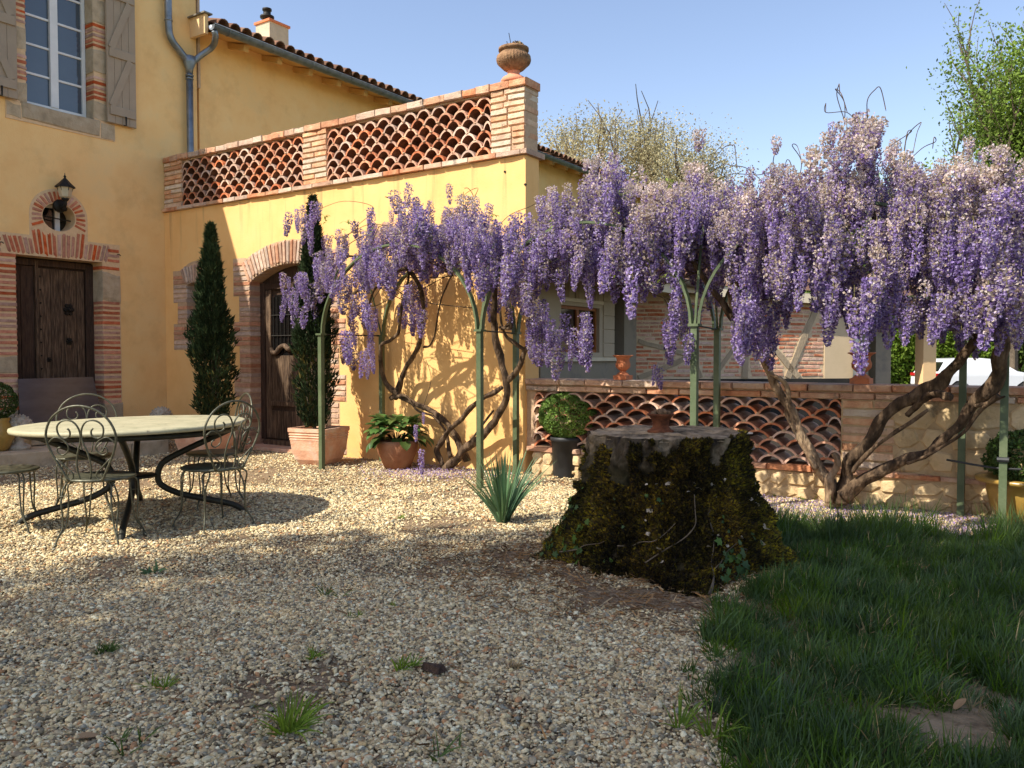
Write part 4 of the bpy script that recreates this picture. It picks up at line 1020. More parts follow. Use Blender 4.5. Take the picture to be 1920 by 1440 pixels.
def conifer(c, zb, H, Rm, label, gaps, seed, lean=0.0, side=None):
    t = thing('conifer', label, 'conifer', (c.x, c.y, zb), group='slender conifers in terracotta planters')
    n = 15000; u = rng.uniform(0, 1, n); th = rng.uniform(0, 2 * pi, n)
    prof = lambda q: np.interp(q, [0, .05, .18, .36, .5, .62, .74, .86, .95, 1], [.45, .75, .95, 1, .86, .66, .48, .30, .17, .03])
    lump = np.array([1 + .62 * noise.noise(Vector((cos(a) * 1.5, sin(a) * 1.5, q * H * 2.6 + seed))) + .45 * noise.noise(Vector((cos(a) * 3.5, sin(a) * 3.5, q * H * 8 + seed))) for a, q in zip(th, u)])
    r = Rm * prof(u) * lump * (1 - rng.uniform(0, 1, n) ** 2 * .55)
    keep = (rng.uniform(0, 1, n) < np.where(u < .32, .55 - gaps, 1.0)); u, th, r = u[keep], th[keep], r[keep]; n = len(u)
    ax = lean * (u - .5)
    Pq = np.stack([c.x + r * np.cos(th) + ax, c.y + r * np.sin(th), zb + .04 + u * H], 1)
    D = np.stack([np.cos(th) * .55, np.sin(th) * .55, np.full(n, 1.0)], 1) + rng.normal(size=(n, 3)) * .35
    brown = rng.uniform(0, 1, n) < np.where(u < .35, .22, .03)
    T = tints(n, .6, 1.7, .1); T[brown] *= np.array([2.6, 1.5, 1.1])
    mb = MB(); merge(SPRIG[0], SPRIG[1], mats(Pq, dir_rot(D), rng.uniform(.035, .10, n)), T, mb); mb.build('foliage', 'cypress_green', t)
    mb = MB()
    for k in range(16):
        a = rng.uniform(0, 2 * pi); e = rng.uniform(.45, .8); rr = Rm * rng.uniform(.2, .65)
        mb.tube(smooth_path([(c.x, c.y, zb), (c.x + rr * .7 * cos(a), c.y + rr * .7 * sin(a), zb + H * .15), (c.x + rr * .8 * cos(a), c.y + rr * .8 * sin(a), zb + H * .3), (c.x + rr * .3 * cos(a), c.y + rr * .3 * sin(a), zb + H * e)], 3), [.010] * 9 + [.005], 5)
    mb.tube([(c.x, c.y, zb), (c.x, c.y, zb + H * .9)], [.025, .006], 6)
    mb.build('stem', 'tree_bark', t)
conifer(c1 + Vector((.12, .05, 0)), .42, 2.65, .25, 'dark slender conifer in the shaded planter behind the table', 0.0, 3)
conifer(c2 + Vector((-.06, -.02, 0)), .42, 2.85, .22, 'slender conifer in the sunlit planter, half covered by wisteria', .12, 9)

# bergenia in round brown pot
bc = gp(745, 878); bx, by = bc.x, bc.y
t = thing('round_pot', 'round brown clay pot against the ochre wall holding broad leaves', 'pot', (bx, by, 0))
MB().lathe([(.13, 0), (.16, .02), (.235, .20), (.25, .30), (.24, .34), (.22, .34), (.21, .30), (.02, .29)], (bx, by, 0), 28).build('body', 'brown_pot', t, True)
t = thing('bergenia', 'broad leaved bergenia plant in the round brown pot', 'plant', (bx, by, .3))
BL = []; 
def big_leaf(mb, base, d, L_, w_, droop, tint):
    d = Vector(d).normalized(); side = d.cross(Vector((0, 0, 1)))
    if side.length < .01: side = Vector((1, 0, 0))
    side.normalize(); n = 5; vs = []; p = Vector(base); dd = d.copy()
    for i in range(n + 1):
        s_ = i / n; ww = w_ * (sin(pi * min(1, s_ * .92 + .08)) ** .7) * .5
        up = side.cross(dd).normalized()
        vs += [tuple(p - side * ww + up * ww * .3), tuple(p), tuple(p + side * ww + up * ww * .3)]
        dd = (dd + Vector((0, 0, -droop / n))).normalized(); p = p + dd * L_ / n
    fs = []
    for i in range(n):
        for j in range(2): fs.append((3 * i + j, 3 * i + j + 1, 3 * (i + 1) + j + 1, 3 * (i + 1) + j))
    mb.add(vs, fs, 0, tint)
for k in range(120):
    a = rng.uniform(0, 2 * pi); e = rng.uniform(-.2, 1.3); rr = .38 * sqrt(rng.uniform(.05, 1)) * cos(max(0, e - .2) * .8)
    b0 = (bx + rr * .75 * cos(a), by + rr * .75 * sin(a), .34 + .24 * sin(max(0, e)))
    tv = rng.uniform(.6, 1.5); tint = (tv * (1.3 if rng.uniform() < .2 else 1), tv, tv * .9)
    mb = MB(); big_leaf(mb, b0, (cos(a), sin(a), e * .8), rng.uniform(.14, .22), rng.uniform(.10, .15), rng.uniform(.5, 1.6), tint)
    mb.build('leaf', 'bergenia_green', t, True)
mb = MB()
for k in range(20):
    a = rng.uniform(0, 2 * pi); mb.tube([(bx, by, .28), (bx + .14 * cos(a), by + .14 * sin(a), .42)], .007, 5)
mb.build('stalks', 'bergenia_green', t)

# urns
def urn(x_, y_, z_, s, label, mtop, mbase, squat=False, grp=None, twig=False):
    t = thing('garden_urn', label, 'urn', (x_, y_, z_), group=grp, sc_=s); o3 = (0, 0, 0); lo = dict(local=True)
    if squat:
        MB().lathe([(.20, 0), (.20, .05), (.17, .09), (.10, .13), (.09, .17), (.12, .21)], o3, 28).build('foot', mbase, t, True, True)
        MB().lathe([(.11, .19), (.16, .22), (.245, .31), (.26, .36), (.25, .42), (.20, .475), (.205, .49), (.235, .50), (.235, .54), (.19, .56), (.14, .55), (.02, .54)], o3, 96, flute=.09, nfl=34, fr=(.24, .46)).build('bowl', mtop, t, True, True)
        mb = MB(); ball_leaves(mb, (.06, 0, .56), .11, 250, .05, .3, .9, .6); mb.build('dry_moss', 'dry_straw', t, False, True)
        MB().tube(smooth_path([(0, 0, .5), (-.05, 0, .62), (-.09, 0, .80)], 3), .006, 4).build('twig', 'iron', t, False, True)
        MB().tube(smooth_path([(-.02, 0, .5), (-.10, 0, .60), (-.13, 0, .68)], 3), .006, 4).build('twig', 'iron', t, False, True)
    else:
        MB().box(-.115, .115, -.115, .115, 0, .07).lathe([(.11, .07), (.085, .10), (.05, .125), (.045, .14), (.055, .145)], o3, 24).build('foot', mbase, t, False, True)
        MB().lathe([(.05, .14), (.075, .16), (.11, .20), (.115, .25), (.10, .30), (.105, .34), (.13, .365), (.165, .378), (.16, .39), (.11, .37), (.02, .33)], o3, 80, flute=.08, nfl=20, fr=(.17, .27)).build('bowl', mtop, t, True, True)
up_ = at_y(958, 145, YB + .13)
urn(-5.44, YB + .13, 4.515, .75, 'lichen covered squat urn on the corner pillar of the balustrade', 'lichen_terracotta', 'pink_terracotta', True)
p = at_y(1168, 712, YB + .15); urn(p.x, YB + .15, 1.097, .68, 'terracotta urn on the wall in front of the grey outbuilding', 'orange_terracotta', 'orange_terracotta', False, 'terracotta urns on the wall cap')
p = at_y(1615, 724, YB + .15); urn(p.x, YB + .15, 1.097, .74, 'terracotta urn on the wall above the brick pier, near the carport', 'orange_terracotta', 'orange_terracotta', False, 'terracotta urns on the wall cap')
# yellow glazed pot at right edge
yc = cw((1930 - 960) / F * 6.55, 6.55); bx, by = yc.x, yc.y
t = thing('glazed_pot', 'large mustard glazed pot behind the right hand post', 'pot', (bx, by, 0))
MB().lathe([(.14, 0), (.17, .02), (.25, .14), (.285, .28), (.28, .34), (.36, .355), (.365, .385), (.29, .39), (.27, .37), (.02, .35)], (bx, by, 0), 36).build('body', 'yellow_glaze', t, True)
t = thing('box_shrub', 'dark green clipped shrub in the mustard glazed pot', 'shrub', (bx, by, .37))
mb = MB(); ball_leaves(mb, (bx, by, .55), .29, 6000, .032, .5, 1.2, .72, .2, 7); mb.build('foliage', 'box_green', t)
MB().tube([(bx, by, .34), (bx, by, .6)], .015, 6).build('stem', 'tree_bark', t)

# ================================================================== TABLE AND CHAIRS
tc = cw(-3.14, 6.88); TR = .895
t = thing('garden_table', 'round metal garden table with pale green top and curled black legs', 'table', (tc.x, tc.y, 0), YAW)
TZ = .79
top = MB().lathe([(TR - .03, -.030), (TR - .005, -.028), (TR, -.012), (TR - .004, .004), (TR - .02, .009), (TR * .5, .010), (.02, .012)], (0, 0, TZ), 72).build('tabletop', 'sage_paint', t, True, True)
top.rotation_euler = (0, radians(-.9), 0)
mb = MB().lathe([(TR - .08, -.07), (TR - .08, -.032), (TR - .12, -.032), (TR - .12, -.07)], (0, 0, TZ), 64); mb.build('apron', 'table_metal', t, True, True)
for a in (radians(20), radians(112), radians(200), radians(288)):
    prof = [(.80, TZ - .05), (.62, .66), (.38, .55), (.22, .46), (.175, .36), (.20, .27), (.34, .19), (.55, .13), (.74, .08), (.83, .035), (.86, -.01)]
    MB().tube(smooth_path([(r_ * cos(a), r_ * sin(a), z_) for r_, z_ in prof], 4), .026, 10).build('leg', 'table_metal', t, True, True)
MB().lathe([(.165, .345), (.17, .355), (.165, .365)], (0, 0, 0), 32).build('shelf', 'table_metal', t, True, True)

def spiral(cx, cz, r0, r1, a0, a1, n=14):
    return [(cx + (r0 + (r1 - r0) * i / n) * cos(a0 + (a1 - a0) * i / n), cz + (r0 + (r1 - r0) * i / n) * sin(a0 + (a1 - a0) * i / n)) for i in range(n + 1)]
def make_chair(label, loc, face):
    rz = atan2(face.y, face.x) - pi / 2            # chair faces local +y, back at local -y
    t = thing('garden_chair', label, 'chair', loc, rz, 'scroll backed metal garden chairs')
    SZ = .47
    MB().lathe([(.235, -.012), (.245, -.006), (.245, .004), (.235, .010), (.02, .006)], (0, 0, SZ), 36).build('seat', 'chair_metal', t, True, True)
    # back frame
    def B3(u, v): return (u, -.215 - max(0, v) * .16, SZ + v)
    hw = .24
    loop = [(-.12, 0), (-.17, .10), (-.225, .22), (-.245, .33), (-.20, .44), (-.11, .51), (0, .535), (.11, .51), (.20, .44), (.245, .33), (.225, .22), (.17, .10), (.12, 0)]
    MB().tube(smooth_path([B3(*q_) for q_ in loop], 4), .0085, 8).build('back_frame', 'chair_metal', t, True, True)
    sc2 = MB()
    for s_ in (-1, 1):
        up_s = [(.035, 0), (.05, .10), (.035, .20), (.005, .29), (.01, .37), (.05, .425), (.115, .43), (.16, .39), (.155, .33), (.12, .305), (.08, .32), (.075, .355), (.09, .375)]
        dn_s = [(.02, .27), (.05, .20), (.10, .13), (.10, .06), (.07, .01), (.05, .02), (.045, .05), (.06, .075)]
        mid_s = [(.235, .27), (.19, .31), (.14, .30), (.10, .26), (.10, .215), (.14, .185), (.175, .205), (.17, .235), (.15, .24)]
        low_s = [(.19, .16), (.12, .09), (.085, .055), (.085, .02), (.11, .005), (.125, .03), (.115, .05)]
        for ps, r_ in ((up_s, .0065), (mid_s, .0055), (low_s, .0055)):
            sc2.tube(smooth_path([B3(s_ * u, v) for u, v in ps], 3), r_, 6)
    sc2.build('scrollwork', 'chair_metal', t, True, True)
    for sx, sy in ((-1, -1), (1, -1), (-1, 1), (1, 1)):
        mb = MB(); x_, y_ = sx * .165, sy * .155
        for o_ in (-.02, .02):
            mb.tube(smooth_path([(x_ * .7 + o_ * .5, y_ * .8 + o_, SZ - .012), (x_ + o_, y_ + o_ * sy, SZ - .04), (x_ * 1.08 + o_ * .9, y_ * 1.02 + o_ * .9, .32), (x_ * 1.10 + o_ * .35, y_ * 1.05 + o_ * .35, .14), (x_ * 1.30, y_ * 1.30, .05), (x_ * 1.36, y_ * 1.36, -.004)], 3), .0065, 6)
        mb.tube([(x_ * 1.05 - .026, y_ - .026, .35), (x_ * 1.05 + .026, y_ + .026, .35)], .004, 5)
        mb.lathe([(.014, -.004), (.014, .008), (.008, .014)], (x_ * 1.36, y_ * 1.36, 0), 8)
        mb.build('leg', 'chair_metal', t, True, True)
    return t
fwd = cw(0, 1); rgt = cw(1, 0)
spots = [(cw(-3.02, 6.06), fwd, 'metal scroll chair nearest the camera with its back towards it'),
         (cw(-3.78, 7.30), rgt * .35 - fwd * .9, 'metal scroll chair behind the left side of the table near the glass sheet'),
         (cw(-2.38, 6.58), -rgt * .8 + fwd * .6, 'metal scroll chair at the right side of the table, nearer of the two'),
         (cw(-2.72, 7.55), -rgt * .8 - fwd * .55, 'metal scroll chair right of the table, behind the nearer one'),
         (cw(-3.95, 6.42), rgt * .9 + fwd * .3, 'metal chair cut off by the left edge, only its seat and legs showing')]
proto = None
for i, (loc, face, label) in enumerate(spots):
    if i == 0: proto = make_chair(label, (loc.x, loc.y, 0), face); continue
    rz = atan2(face.y, face.x) - pi / 2
    r_ = proto.copy(); COL.objects.link(r_); r_.matrix_basis = Matrix.Translation((loc.x, loc.y, 0)) @ Matrix.Rotation(rz, 4, 'Z'); r_['label'] = label
    for ch_ in [c_ for c_ in bpy.data.objects if c_.parent == proto]:
        c_ = ch_.copy(); COL.objects.link(c_); c_.parent = r_

# ================================================================== PERGOLA
per = thing('pergola', 'dark green metal pergola of paired posts and curved arches under the wisteria', 'pergola', (-4, 7.3, 0))
ZR = 1.60
front = [(-7.42, 6.93), (-4.98, 6.80), (-2.62, 6.62), (-.42, 7.36)]
back = [(-7.30, YB - .12), (-5.24, YB - .12), (-2.86, YB - .16), (-.75, YB - .12)]
hs_ = .027
def post(x_, y_):
    MB().box(x_ - hs_, x_ + hs_, y_ - hs_, y_ + hs_, -.05, ZR + .02).box(x_ - .045, x_ + .045, y_ - .045, y_ + .045, ZR + .0, ZR + .022).build('post', 'post_green', per)
def flat_bar(pts, w_=.052, th=.014, nm='arch', across=None):
    """ribbon with thickness: wide across the run direction normal"""
    P_ = [Vector(p) for p in pts]; n = len(P_); vs = []
    for i in range(n):
        tg = (P_[min(i + 1, n - 1)] - P_[max(i - 1, 0)]).normalized(); ac = Vector(across).normalized(); nn = tg.cross(ac).normalized()
        for a, b2 in ((-1, -1), (1, -1), (1, 1), (-1, 1)): vs.append(tuple(P_[i] + ac * a * w_ / 2 + nn * b2 * th / 2))
    fs = [(4 * i + j, 4 * i + (j + 1) % 4, 4 * (i + 1) + (j + 1) % 4, 4 * (i + 1) + j) for i in range(n - 1) for j in range(4)] + [(3, 2, 1, 0), (4 * n - 4, 4 * n - 3, 4 * n - 2, 4 * n - 1)]
    MB().add(vs, fs).build(nm, 'post_green', per)
for row in (front, back):
    for x_, y_ in row: post(x_, y_)
    for (xa, ya), (xb, yb) in zip(row[:-1], row[1:]):
        for s_ in (0, 1):
            A = Vector((xa, ya, ZR)) if s_ == 0 else Vector((xb, yb, ZR)); B_ = Vector((xb, yb, ZR)) if s_ == 0 else Vector((xa, ya, ZR))
            mid = (A + B_) / 2; d = mid - A; run = d.normalized(); ac = Vector((-run.y, run.x, 0))
            pts = [A + d * (1 - cos(q_)) + Vector((0, 0, .98 * sin(q_))) for q_ in np.linspace(0, pi / 2, 14)]
            off = run * .03
            flat_bar([p + off for p in pts], .05, .022, 'arch', ac)
for (xa, ya), (xb, yb) in zip(front, back):
    MB().tube([(xa, ya, ZR + .01), (xb, yb, ZR + .01)], .008, 6).build('tie_rod', 'iron', per)
    MB().tube(smooth_path([(xa, ya, ZR), ((xa * 3 + xb) / 4, (ya * 3 + yb) / 4, 2.35), ((xa + xb) / 2, (ya + yb) / 2, 2.58), ((xa + xb * 3) / 4, (ya + yb * 3) / 4, 2.35), (xb, yb, ZR)], 5), .012, 6).build('cross_hoop', 'post_green', per)
for k in range(3):
    for t_ in (.3, .7):
        a = Vector((*front[k], 0)).lerp(Vector((*front[k + 1], 0)), t_); b2 = Vector((*back[k], 0)).lerp(Vector((*back[k + 1], 0)), t_)
        MB().tube([(a.x, a.y, 2.45), (b2.x, b2.y, 2.45)], .009, 6).build('tie_rod', 'iron', per)

# ================================================================== WISTERIA
def vine(mb, pts, seg=10, lump=.5, n=6, T=None):
    P_ = [at_y(px, py, Y) for px, py, Y, r_ in pts]; R = [q_[3] * (.84 if q_[3] > .035 else 1) for q_ in pts]
    sp_ = smooth_path(P_, n); sr = smooth_r(R, n)
    for i, p in enumerate(sp_): 
        k = min(.05, sr[i]) * 1.0
        p += Vector((noise.noise(p * 5), noise.noise(p * 5 + Vector((9, 0, 0))), noise.noise(p * 5 + Vector((0, 9, 0))))) * k * .8
    mb.tube(sp_, sr, seg, 0, True, None, lump)
def Z6(X, Y): return 600 + X / 2.618, 350 + Y / 2.618
wl = thing('wisteria', 'left wisteria trained up the ochre wall, hung with purple flower clusters', 'wisteria', gp(835, 880))
LV = [
    [(610, 1385, 7.70, .060), (700, 1300, 7.68, .052), (830, 1190, 7.6, .050), (900, 1060, 7.5, .046), (920, 960, 7.45, .046), (885, 850, 7.4, .044), (852, 700, 7.3, .042), (850, 560, 7.2, .040), (860, 460, 7.1, .03), (880, 340, 7.0, .02)],
    [(600, 1375, 7.72, .045), (570, 1300, 7.72, .034), (600, 1240, 7.7, .032), (650, 1180, 7.65, .032), (730, 1090, 7.6, .028), (820, 1030, 7.55, .026), (890, 985, 7.5, .028)],
    [(720, 1350, 7.80, .055), (690, 1270, 7.80, .045), (650, 1190, 7.8, .034), (560, 1110, 7.78, .032), (430, 1050, 7.75, .034), (355, 1005, 7.7, .034), (310, 940, 7.65, .030), (300, 800, 7.55, .026), (345, 750, 7.5, .022), (385, 710, 7.45, .018), (400, 600, 7.35, .016), (430, 470, 7.2, .014), (440, 380, 7.1, .010)],
    [(365, 1040, 7.75, .055), (400, 950, 7.7, .030), (440, 860, 7.65, .026), (490, 770, 7.55, .024), (510, 650, 7.45, .024), (500, 540, 7.35, .026), (470, 450, 7.25, .024), (420, 400, 7.15, .02), (360, 430, 7.1, .016)],
    [(640, 1330, 7.8, .03), (620, 1210, 7.8, .016), (560, 1130, 7.78, .014), (480, 1100, 7.75, .013), (420, 1030, 7.7, .016), (350, 1040, 7.72, .03)],
    [(510, 790, 7.6, .014), (540, 780, 7.58, .012), (565, 720, 7.5, .010), (590, 570, 7.4, .010), (640, 450, 7.2, .010), (680, 370, 7.1, .010)],
    [(925, 955, 7.45, .034), (990, 880, 7.4, .030), (1005, 800, 7.35, .028), (1045, 770, 7.3, .022), (1035, 680, 7.2, .018), (1040, 560, 7.1, .016), (1010, 420, 7.0, .012)],
    [(1005, 800, 7.35, .022), (960, 770, 7.3, .020), (915, 735, 7.25, .016), (895, 680, 7.2, .013), (885, 610, 7.15, .011)],
    [(890, 700, 7.2, .012), (935, 670, 7.15, .018), (930, 695, 7.15, .020), (880, 690, 7.2, .012)],
    [(850, 1100, 7.7, .012), (700, 1300, 7.75, .013)],
    [(130, 545, 6.95, .016), (200, 500, 6.98, .016), (260, 430, 7.0, .014), (330, 360, 7.0, .012)],
    [(230, 700, 7.1, .012), (240, 600, 7.08, .013), (270, 500, 7.05, .014), (340, 440, 7.05, .014)],
]
for i, br in enumerate(LV):
    mb = MB(); vine(mb, [(*Z6(a, b2), Y, r_) for a, b2, Y, r_ in br]); mb.build('trunk' if i < 3 else 'branch', 'vine_bark', wl, True)
wr = thing('wisteria', 'right wisteria rooted at the rubble wall, its canopy thick with purple and tan flowers', 'wisteria', gp(1575, 935))
RV = [
    [(1565, 950, 7.62, .085), (1560, 915, 7.62, .07), (1535, 875, 7.60, .052), (1500, 800, 7.55, .048), (1468, 740, 7.5, .046), (1432, 680, 7.4, .044), (1405, 625, 7.3, .040), (1385, 590, 7.2, .038), (1372, 550, 7.1, .038), (1395, 520, 7.05, .036), (1440, 470, 7.0, .034), (1500, 400, 6.95, .02)],
    [(1440, 700, 7.42, .014), (1470, 715, 7.43, .020), (1480, 750, 7.48, .020), (1475, 775, 7.52, .016), (1500, 820, 7.52, .02), (1530, 880, 7.55, .03)],
    [(1580, 945, 7.60, .09), (1585, 900, 7.58, .065), (1600, 860, 7.55, .058), (1640, 800, 7.5, .058), (1690, 758, 7.45, .060), (1750, 722, 7.4, .062), (1790, 690, 7.3, .048), (1830, 640, 7.2, .034), (1860, 600, 7.1, .03), (1880, 540, 7.0, .026), (1870, 420, 6.9, .018)],
    [(1600, 885, 7.5, .022), (1625, 850, 7.45, .018), (1680, 810, 7.42, .016), (1740, 770, 7.40, .014)],
    [(1580, 935, 7.55, .08), (1640, 890, 7.55, .060), (1700, 860, 7.52, .048), (1750, 838, 7.48, .042), (1795, 800, 7.42, .042), (1830, 758, 7.35, .050), (1858, 715, 7.25, .062), (1876, 650, 7.15, .058), (1872, 580, 7.05, .050), (1865, 500, 6.95, .040), (1840, 420, 6.9, .03)],
    [(1700, 868, 7.46, .014), (1745, 850, 7.42, .012), (1800, 815, 7.36, .012), (1838, 770, 7.28, .016), (1870, 740, 7.2, .02)],
    [(1830, 762, 7.3, .018), (1860, 752, 7.25, .012), (1884, 742, 7.2, .006)],
    [(1555, 945, 7.5, .03), (1553, 900, 7.5, .045), (1568, 868, 7.5, .030), (1560, 850, 7.5, .02)],
    [(1376, 600, 7.15, .030), (1350, 560, 7.1, .026), (1320, 520, 7.0, .024), (1290, 480, 6.95, .02), (1240, 440, 6.9, .016), (1150, 420, 6.9, .012)],
    [(1380, 580, 7.15, .022), (1400, 545, 7.15, .022), (1430, 500, 7.2, .022), (1480, 470, 7.2, .022), (1540, 440, 7.2, .018)],
    [(1410, 560, 7.2, .02), (1450, 510, 7.2, .02), (1470, 470, 7.2, .018), (1560, 420, 7.1, .014)],
    [(1700, 780, 7.45, .02), (1740, 745, 7.35, .03), (1775, 745, 7.2, .03), (1784, 748, 7.15, .016)],
    [(1740, 350, 7.0, .03), (1780, 395, 7.0, .03), (1830, 430, 7.0, .03), (1880, 520, 7.0, .025)],
    [(1600, 215, 7.1, .012), (1610, 260, 7.05, .014), (1625, 330, 7.0, .018), (1640, 420, 7.0, .02)],
]
for i, br in enumerate(RV):
    mb = MB(); vine(mb, br, 12, .55, 7); mb.build('trunk' if i in (0, 2, 4) else 'branch', 'pale_vine_bark' if i in (0, 1, 7) else 'vine_bark', wr, True)
# racemes
LILAC = [(.38, .27, .57), (.28, .185, .45), (.49, .38, .67), (.18, .11, .32), (.60, .50, .74), (.42, .295, .56)]
TAN = [(.66, .52, .40), (.74, .63, .53), (.55, .42, .33), (.66, .53, .52), (.76, .65, .66)]
def raceme_mesh(L_, n, tan, seed, wid=.052):
    r = np.random.default_rng(seed); u = r.uniform(0, 1, n) ** .9; th = r.uniform(0, 2 * pi, n)
    rad = wid * np.interp(u, [0, .08, .4, .8, 1], [.5, 1.0, .95, .6, .18]) * r.uniform(.45, 1.1, n)
    bend = r.uniform(-.03, .03, 2)
    Pq = np.stack([rad * np.cos(th) + bend[0] * u * u, rad * np.sin(th) + bend[1] * u * u, -u * L_], 1)
    D = np.stack([np.cos(th), np.sin(th), r.uniform(-.8, .3, n)], 1)
    D /= np.linalg.norm(D, axis=1)[:, None]; a = r.normal(size=(n, 3)); X = np.cross(a, D); X /= np.linalg.norm(X, axis=1)[:, None]
    R = np.stack([X, np.cross(D, X), D], axis=2)
    tn = np.array([TAN[i] if r.uniform() < tan * (1.35 - .8 * q_) else LILAC[r.integers(6)] for i, q_ in zip(r.integers(0, 5, n), u)]) * (r.uniform(.8, 1.2, n) * np.random.default_rng(seed + 5).uniform(.62, 1.12))[:, None]
    fv = [(-.5, -.1, .2), (.5, -.1, .2), (.42, .75, .32), (-.42, .75, .32), (0, -.55, 0), (0, -.5, .75), (0, .2, .75), (0, .2, 0)]
    mb = merge(fv, [(0, 1, 2, 3), (4, 5, 6, 7)], mats(Pq, R, r.uniform(.012, .021, n)), tn)
    mb.tube([(0, 0, .02), (bend[0] * .25, bend[1] * .25, -L_ * .5), (bend[0], bend[1], -L_)], .0025, 4, 1, True, (.4, .38, .2))
    return mb.mesh('raceme', ['petal', 'raceme_stalk'])
RM = {0: [raceme_mesh(.36, 220, .08, s_, .05) for s_ in range(4)] + [raceme_mesh(.26, 160, .12, 20 + s_, .045) for s_ in range(2)],
      1: [raceme_mesh(.34, 220, .42, 30 + s_, .055) for s_ in range(5)],
      2: [raceme_mesh(.22, 165, .85, 40 + s_, .06) for s_ in range(4)] + [raceme_mesh(.15, 70, .9, 50, .06)]}
REG = [  # x0, x1, y0, y1 of the hanging points, count, share tan
    (548, 600, 395, 410, 7, .3), (640, 900, 400, 450, 30, .3), (572, 640, 430, 520, 26, .12), (536, 625, 528, 565, 30, .2), (640, 705, 448, 505, 24, .1), (648, 700, 525, 650, 16, .1),
    (655, 690, 640, 655, 4, 0), (700, 800, 400, 480, 62, .12), (730, 800, 372, 400, 12, .4), (748, 790, 505, 590, 12, .1), (800, 880, 402, 460, 40, .25), (820, 885, 385, 402, 8, .7), (880, 960, 425, 510, 52, .12),
    (885, 930, 405, 430, 6, .3), (958, 1012, 400, 580, 58, .15), (1000, 1035, 560, 640, 12, 0), (1040, 1095, 605, 645, 15, 0), (1010, 1100, 385, 475, 60, .3), (1018, 1060, 345, 390, 12, .5),
    (1100, 1180, 330, 470, 88, .25), (1105, 1160, 300, 335, 16, .5), (1180, 1300, 365, 460, 120, .35), (1190, 1300, 350, 370, 22, .95), (1296, 1345, 310, 350, 14, .8), (1300, 1345, 345, 450, 34, .3),
    (1340, 1450, 355, 490, 115, .35), (1350, 1450, 335, 360, 18, .9), (1255, 1305, 560, 600, 10, 0), (1225, 1240, 655, 690, 2, 0), (1385, 1455, 560, 600, 26, 0),
    (1450, 1560, 340, 530, 120, .4), (1455, 1550, 310, 345, 22, .95), (1548, 1640, 215, 330, 52, .8), (1550, 1660, 330, 560, 130, .4), (1650, 1760, 320, 535, 110, .45),
    (1655, 1720, 285, 325, 20, .9), (1700, 1870, 500, 560, 75, .35), (1760, 1870, 345, 470, 85, .45), (1770, 1930, 290, 350, 50, .95), (1860, 1925, 350, 560, 90, .4), (1925, 2080, 300, 560, 60, .4), (1572, 1582, 580, 590, 1, 0), (1640, 1680, 530, 575, 10, 0)]
left_pts, right_pts = [], []
for x0, x1, y0, y1, n, tan in REG:
    cl_ = None; n = int(n * (1.45 if 1100 <= x0 < 1350 else 0.92 if x0 >= 1100 else 1.3))
    for k in range(n):
        if k % 3 == 0: cl_ = (random.uniform(x0, x1), random.uniform(y0, y1), random.uniform(6.45, 7.75) if x0 < 1350 else random.uniform(6.2, 7.7), random.random())
        px_, py_ = min(max(cl_[0] + random.gauss(0, 16), x0 - 6), x1 + 6), cl_[1] + random.gauss(0, 20)
        deep = (py_ - y0) / max(20, y1 - y0)
        Y = cl_[2] + random.gauss(0, .06)
        if px_ > 1180 and Y > 7.3 and py_ < 330: Y = 7.2
        p = at_y(px_, py_, Y); rr = (random.random() + cl_[3]) / 2
        tr = tan * (1.4 - .9 * deep) if y1 - y0 > 30 else tan
        kd = 2 if rr < tr * .7 else (1 if rr < tr * .7 + .18 + tr * .6 else 0)
        (left_pts if px_ < 1100 else right_pts).append((p, kd, random.choice((random.uniform(.45, .8), random.uniform(.75, 1.0), random.uniform(.9, 1.25)))))
cam_d = lambda p: -p.x * sin(YAW) + p.y * cos(YAW)
def hang_racemes(par, pts):
    pts.sort(key=lambda q_: cam_d(q_[0]) / q_[2])
    vis = pts[:300]; rest = pts[300:]
    for p, kd, s_ in vis:
        T = Matrix.Translation(p) @ Matrix.Rotation(random.uniform(0, 6.28), 4, 'Z') @ Matrix.Rotation(random.uniform(-.14, .14), 4, 'X') @ Matrix.Diagonal((s_ * random.uniform(.85, 1.25), s_, s_ * random.uniform(.6, 1.1), 1))
        piece('raceme', random.choice(RM[kd]), T, par)
    if rest:
        mb = MB()
        for p, kd, s_ in rest:
            me = random.choice(RM[kd]); nv = len(me.vertices); co = np.empty(nv * 3, dtype=np.float32); me.vertices.foreach_get('co', co); co = co.reshape(-1, 3)
            cc = np.empty(nv * 4, dtype=np.float32); me.color_attributes['tint'].data.foreach_get('color', cc); cc = cc.reshape(-1, 4)[:, :3]
            nf = len(me.polygons); ls = np.empty(len(me.loops), dtype=np.int32); me.loops.foreach_get('vertex_index', ls); lt_ = np.empty(nf, dtype=np.int32); me.polygons.foreach_get('loop_total', lt_)
            mi = np.empty(nf, dtype=np.int32); me.polygons.foreach_get('material_index', mi)
            a = random.uniform(0, 6.28); R = np.array([[cos(a), -sin(a), 0], [sin(a), cos(a), 0], [0, 0, 1]])
            V_ = (co * s_) @ R.T + np.array(p); off = mb.n; mb.v.append(V_); mb.n += nv; mb.c.append(cc); mb.usec = True
            st_ = np.concatenate(([0], np.cumsum(lt_)[:-1]))
            ll = (ls + off).tolist(); mb.f.extend([tuple(ll[s0:s0 + n0]) for s0, n0 in zip(st_.tolist(), lt_.tolist())]); mb.m.extend(mi.tolist())
        mb.build('raceme_mass', ['petal', 'raceme_stalk'], par)['kind'] = 'stuff'
hang_racemes(wl, left_pts); hang_racemes(wr, right_pts)
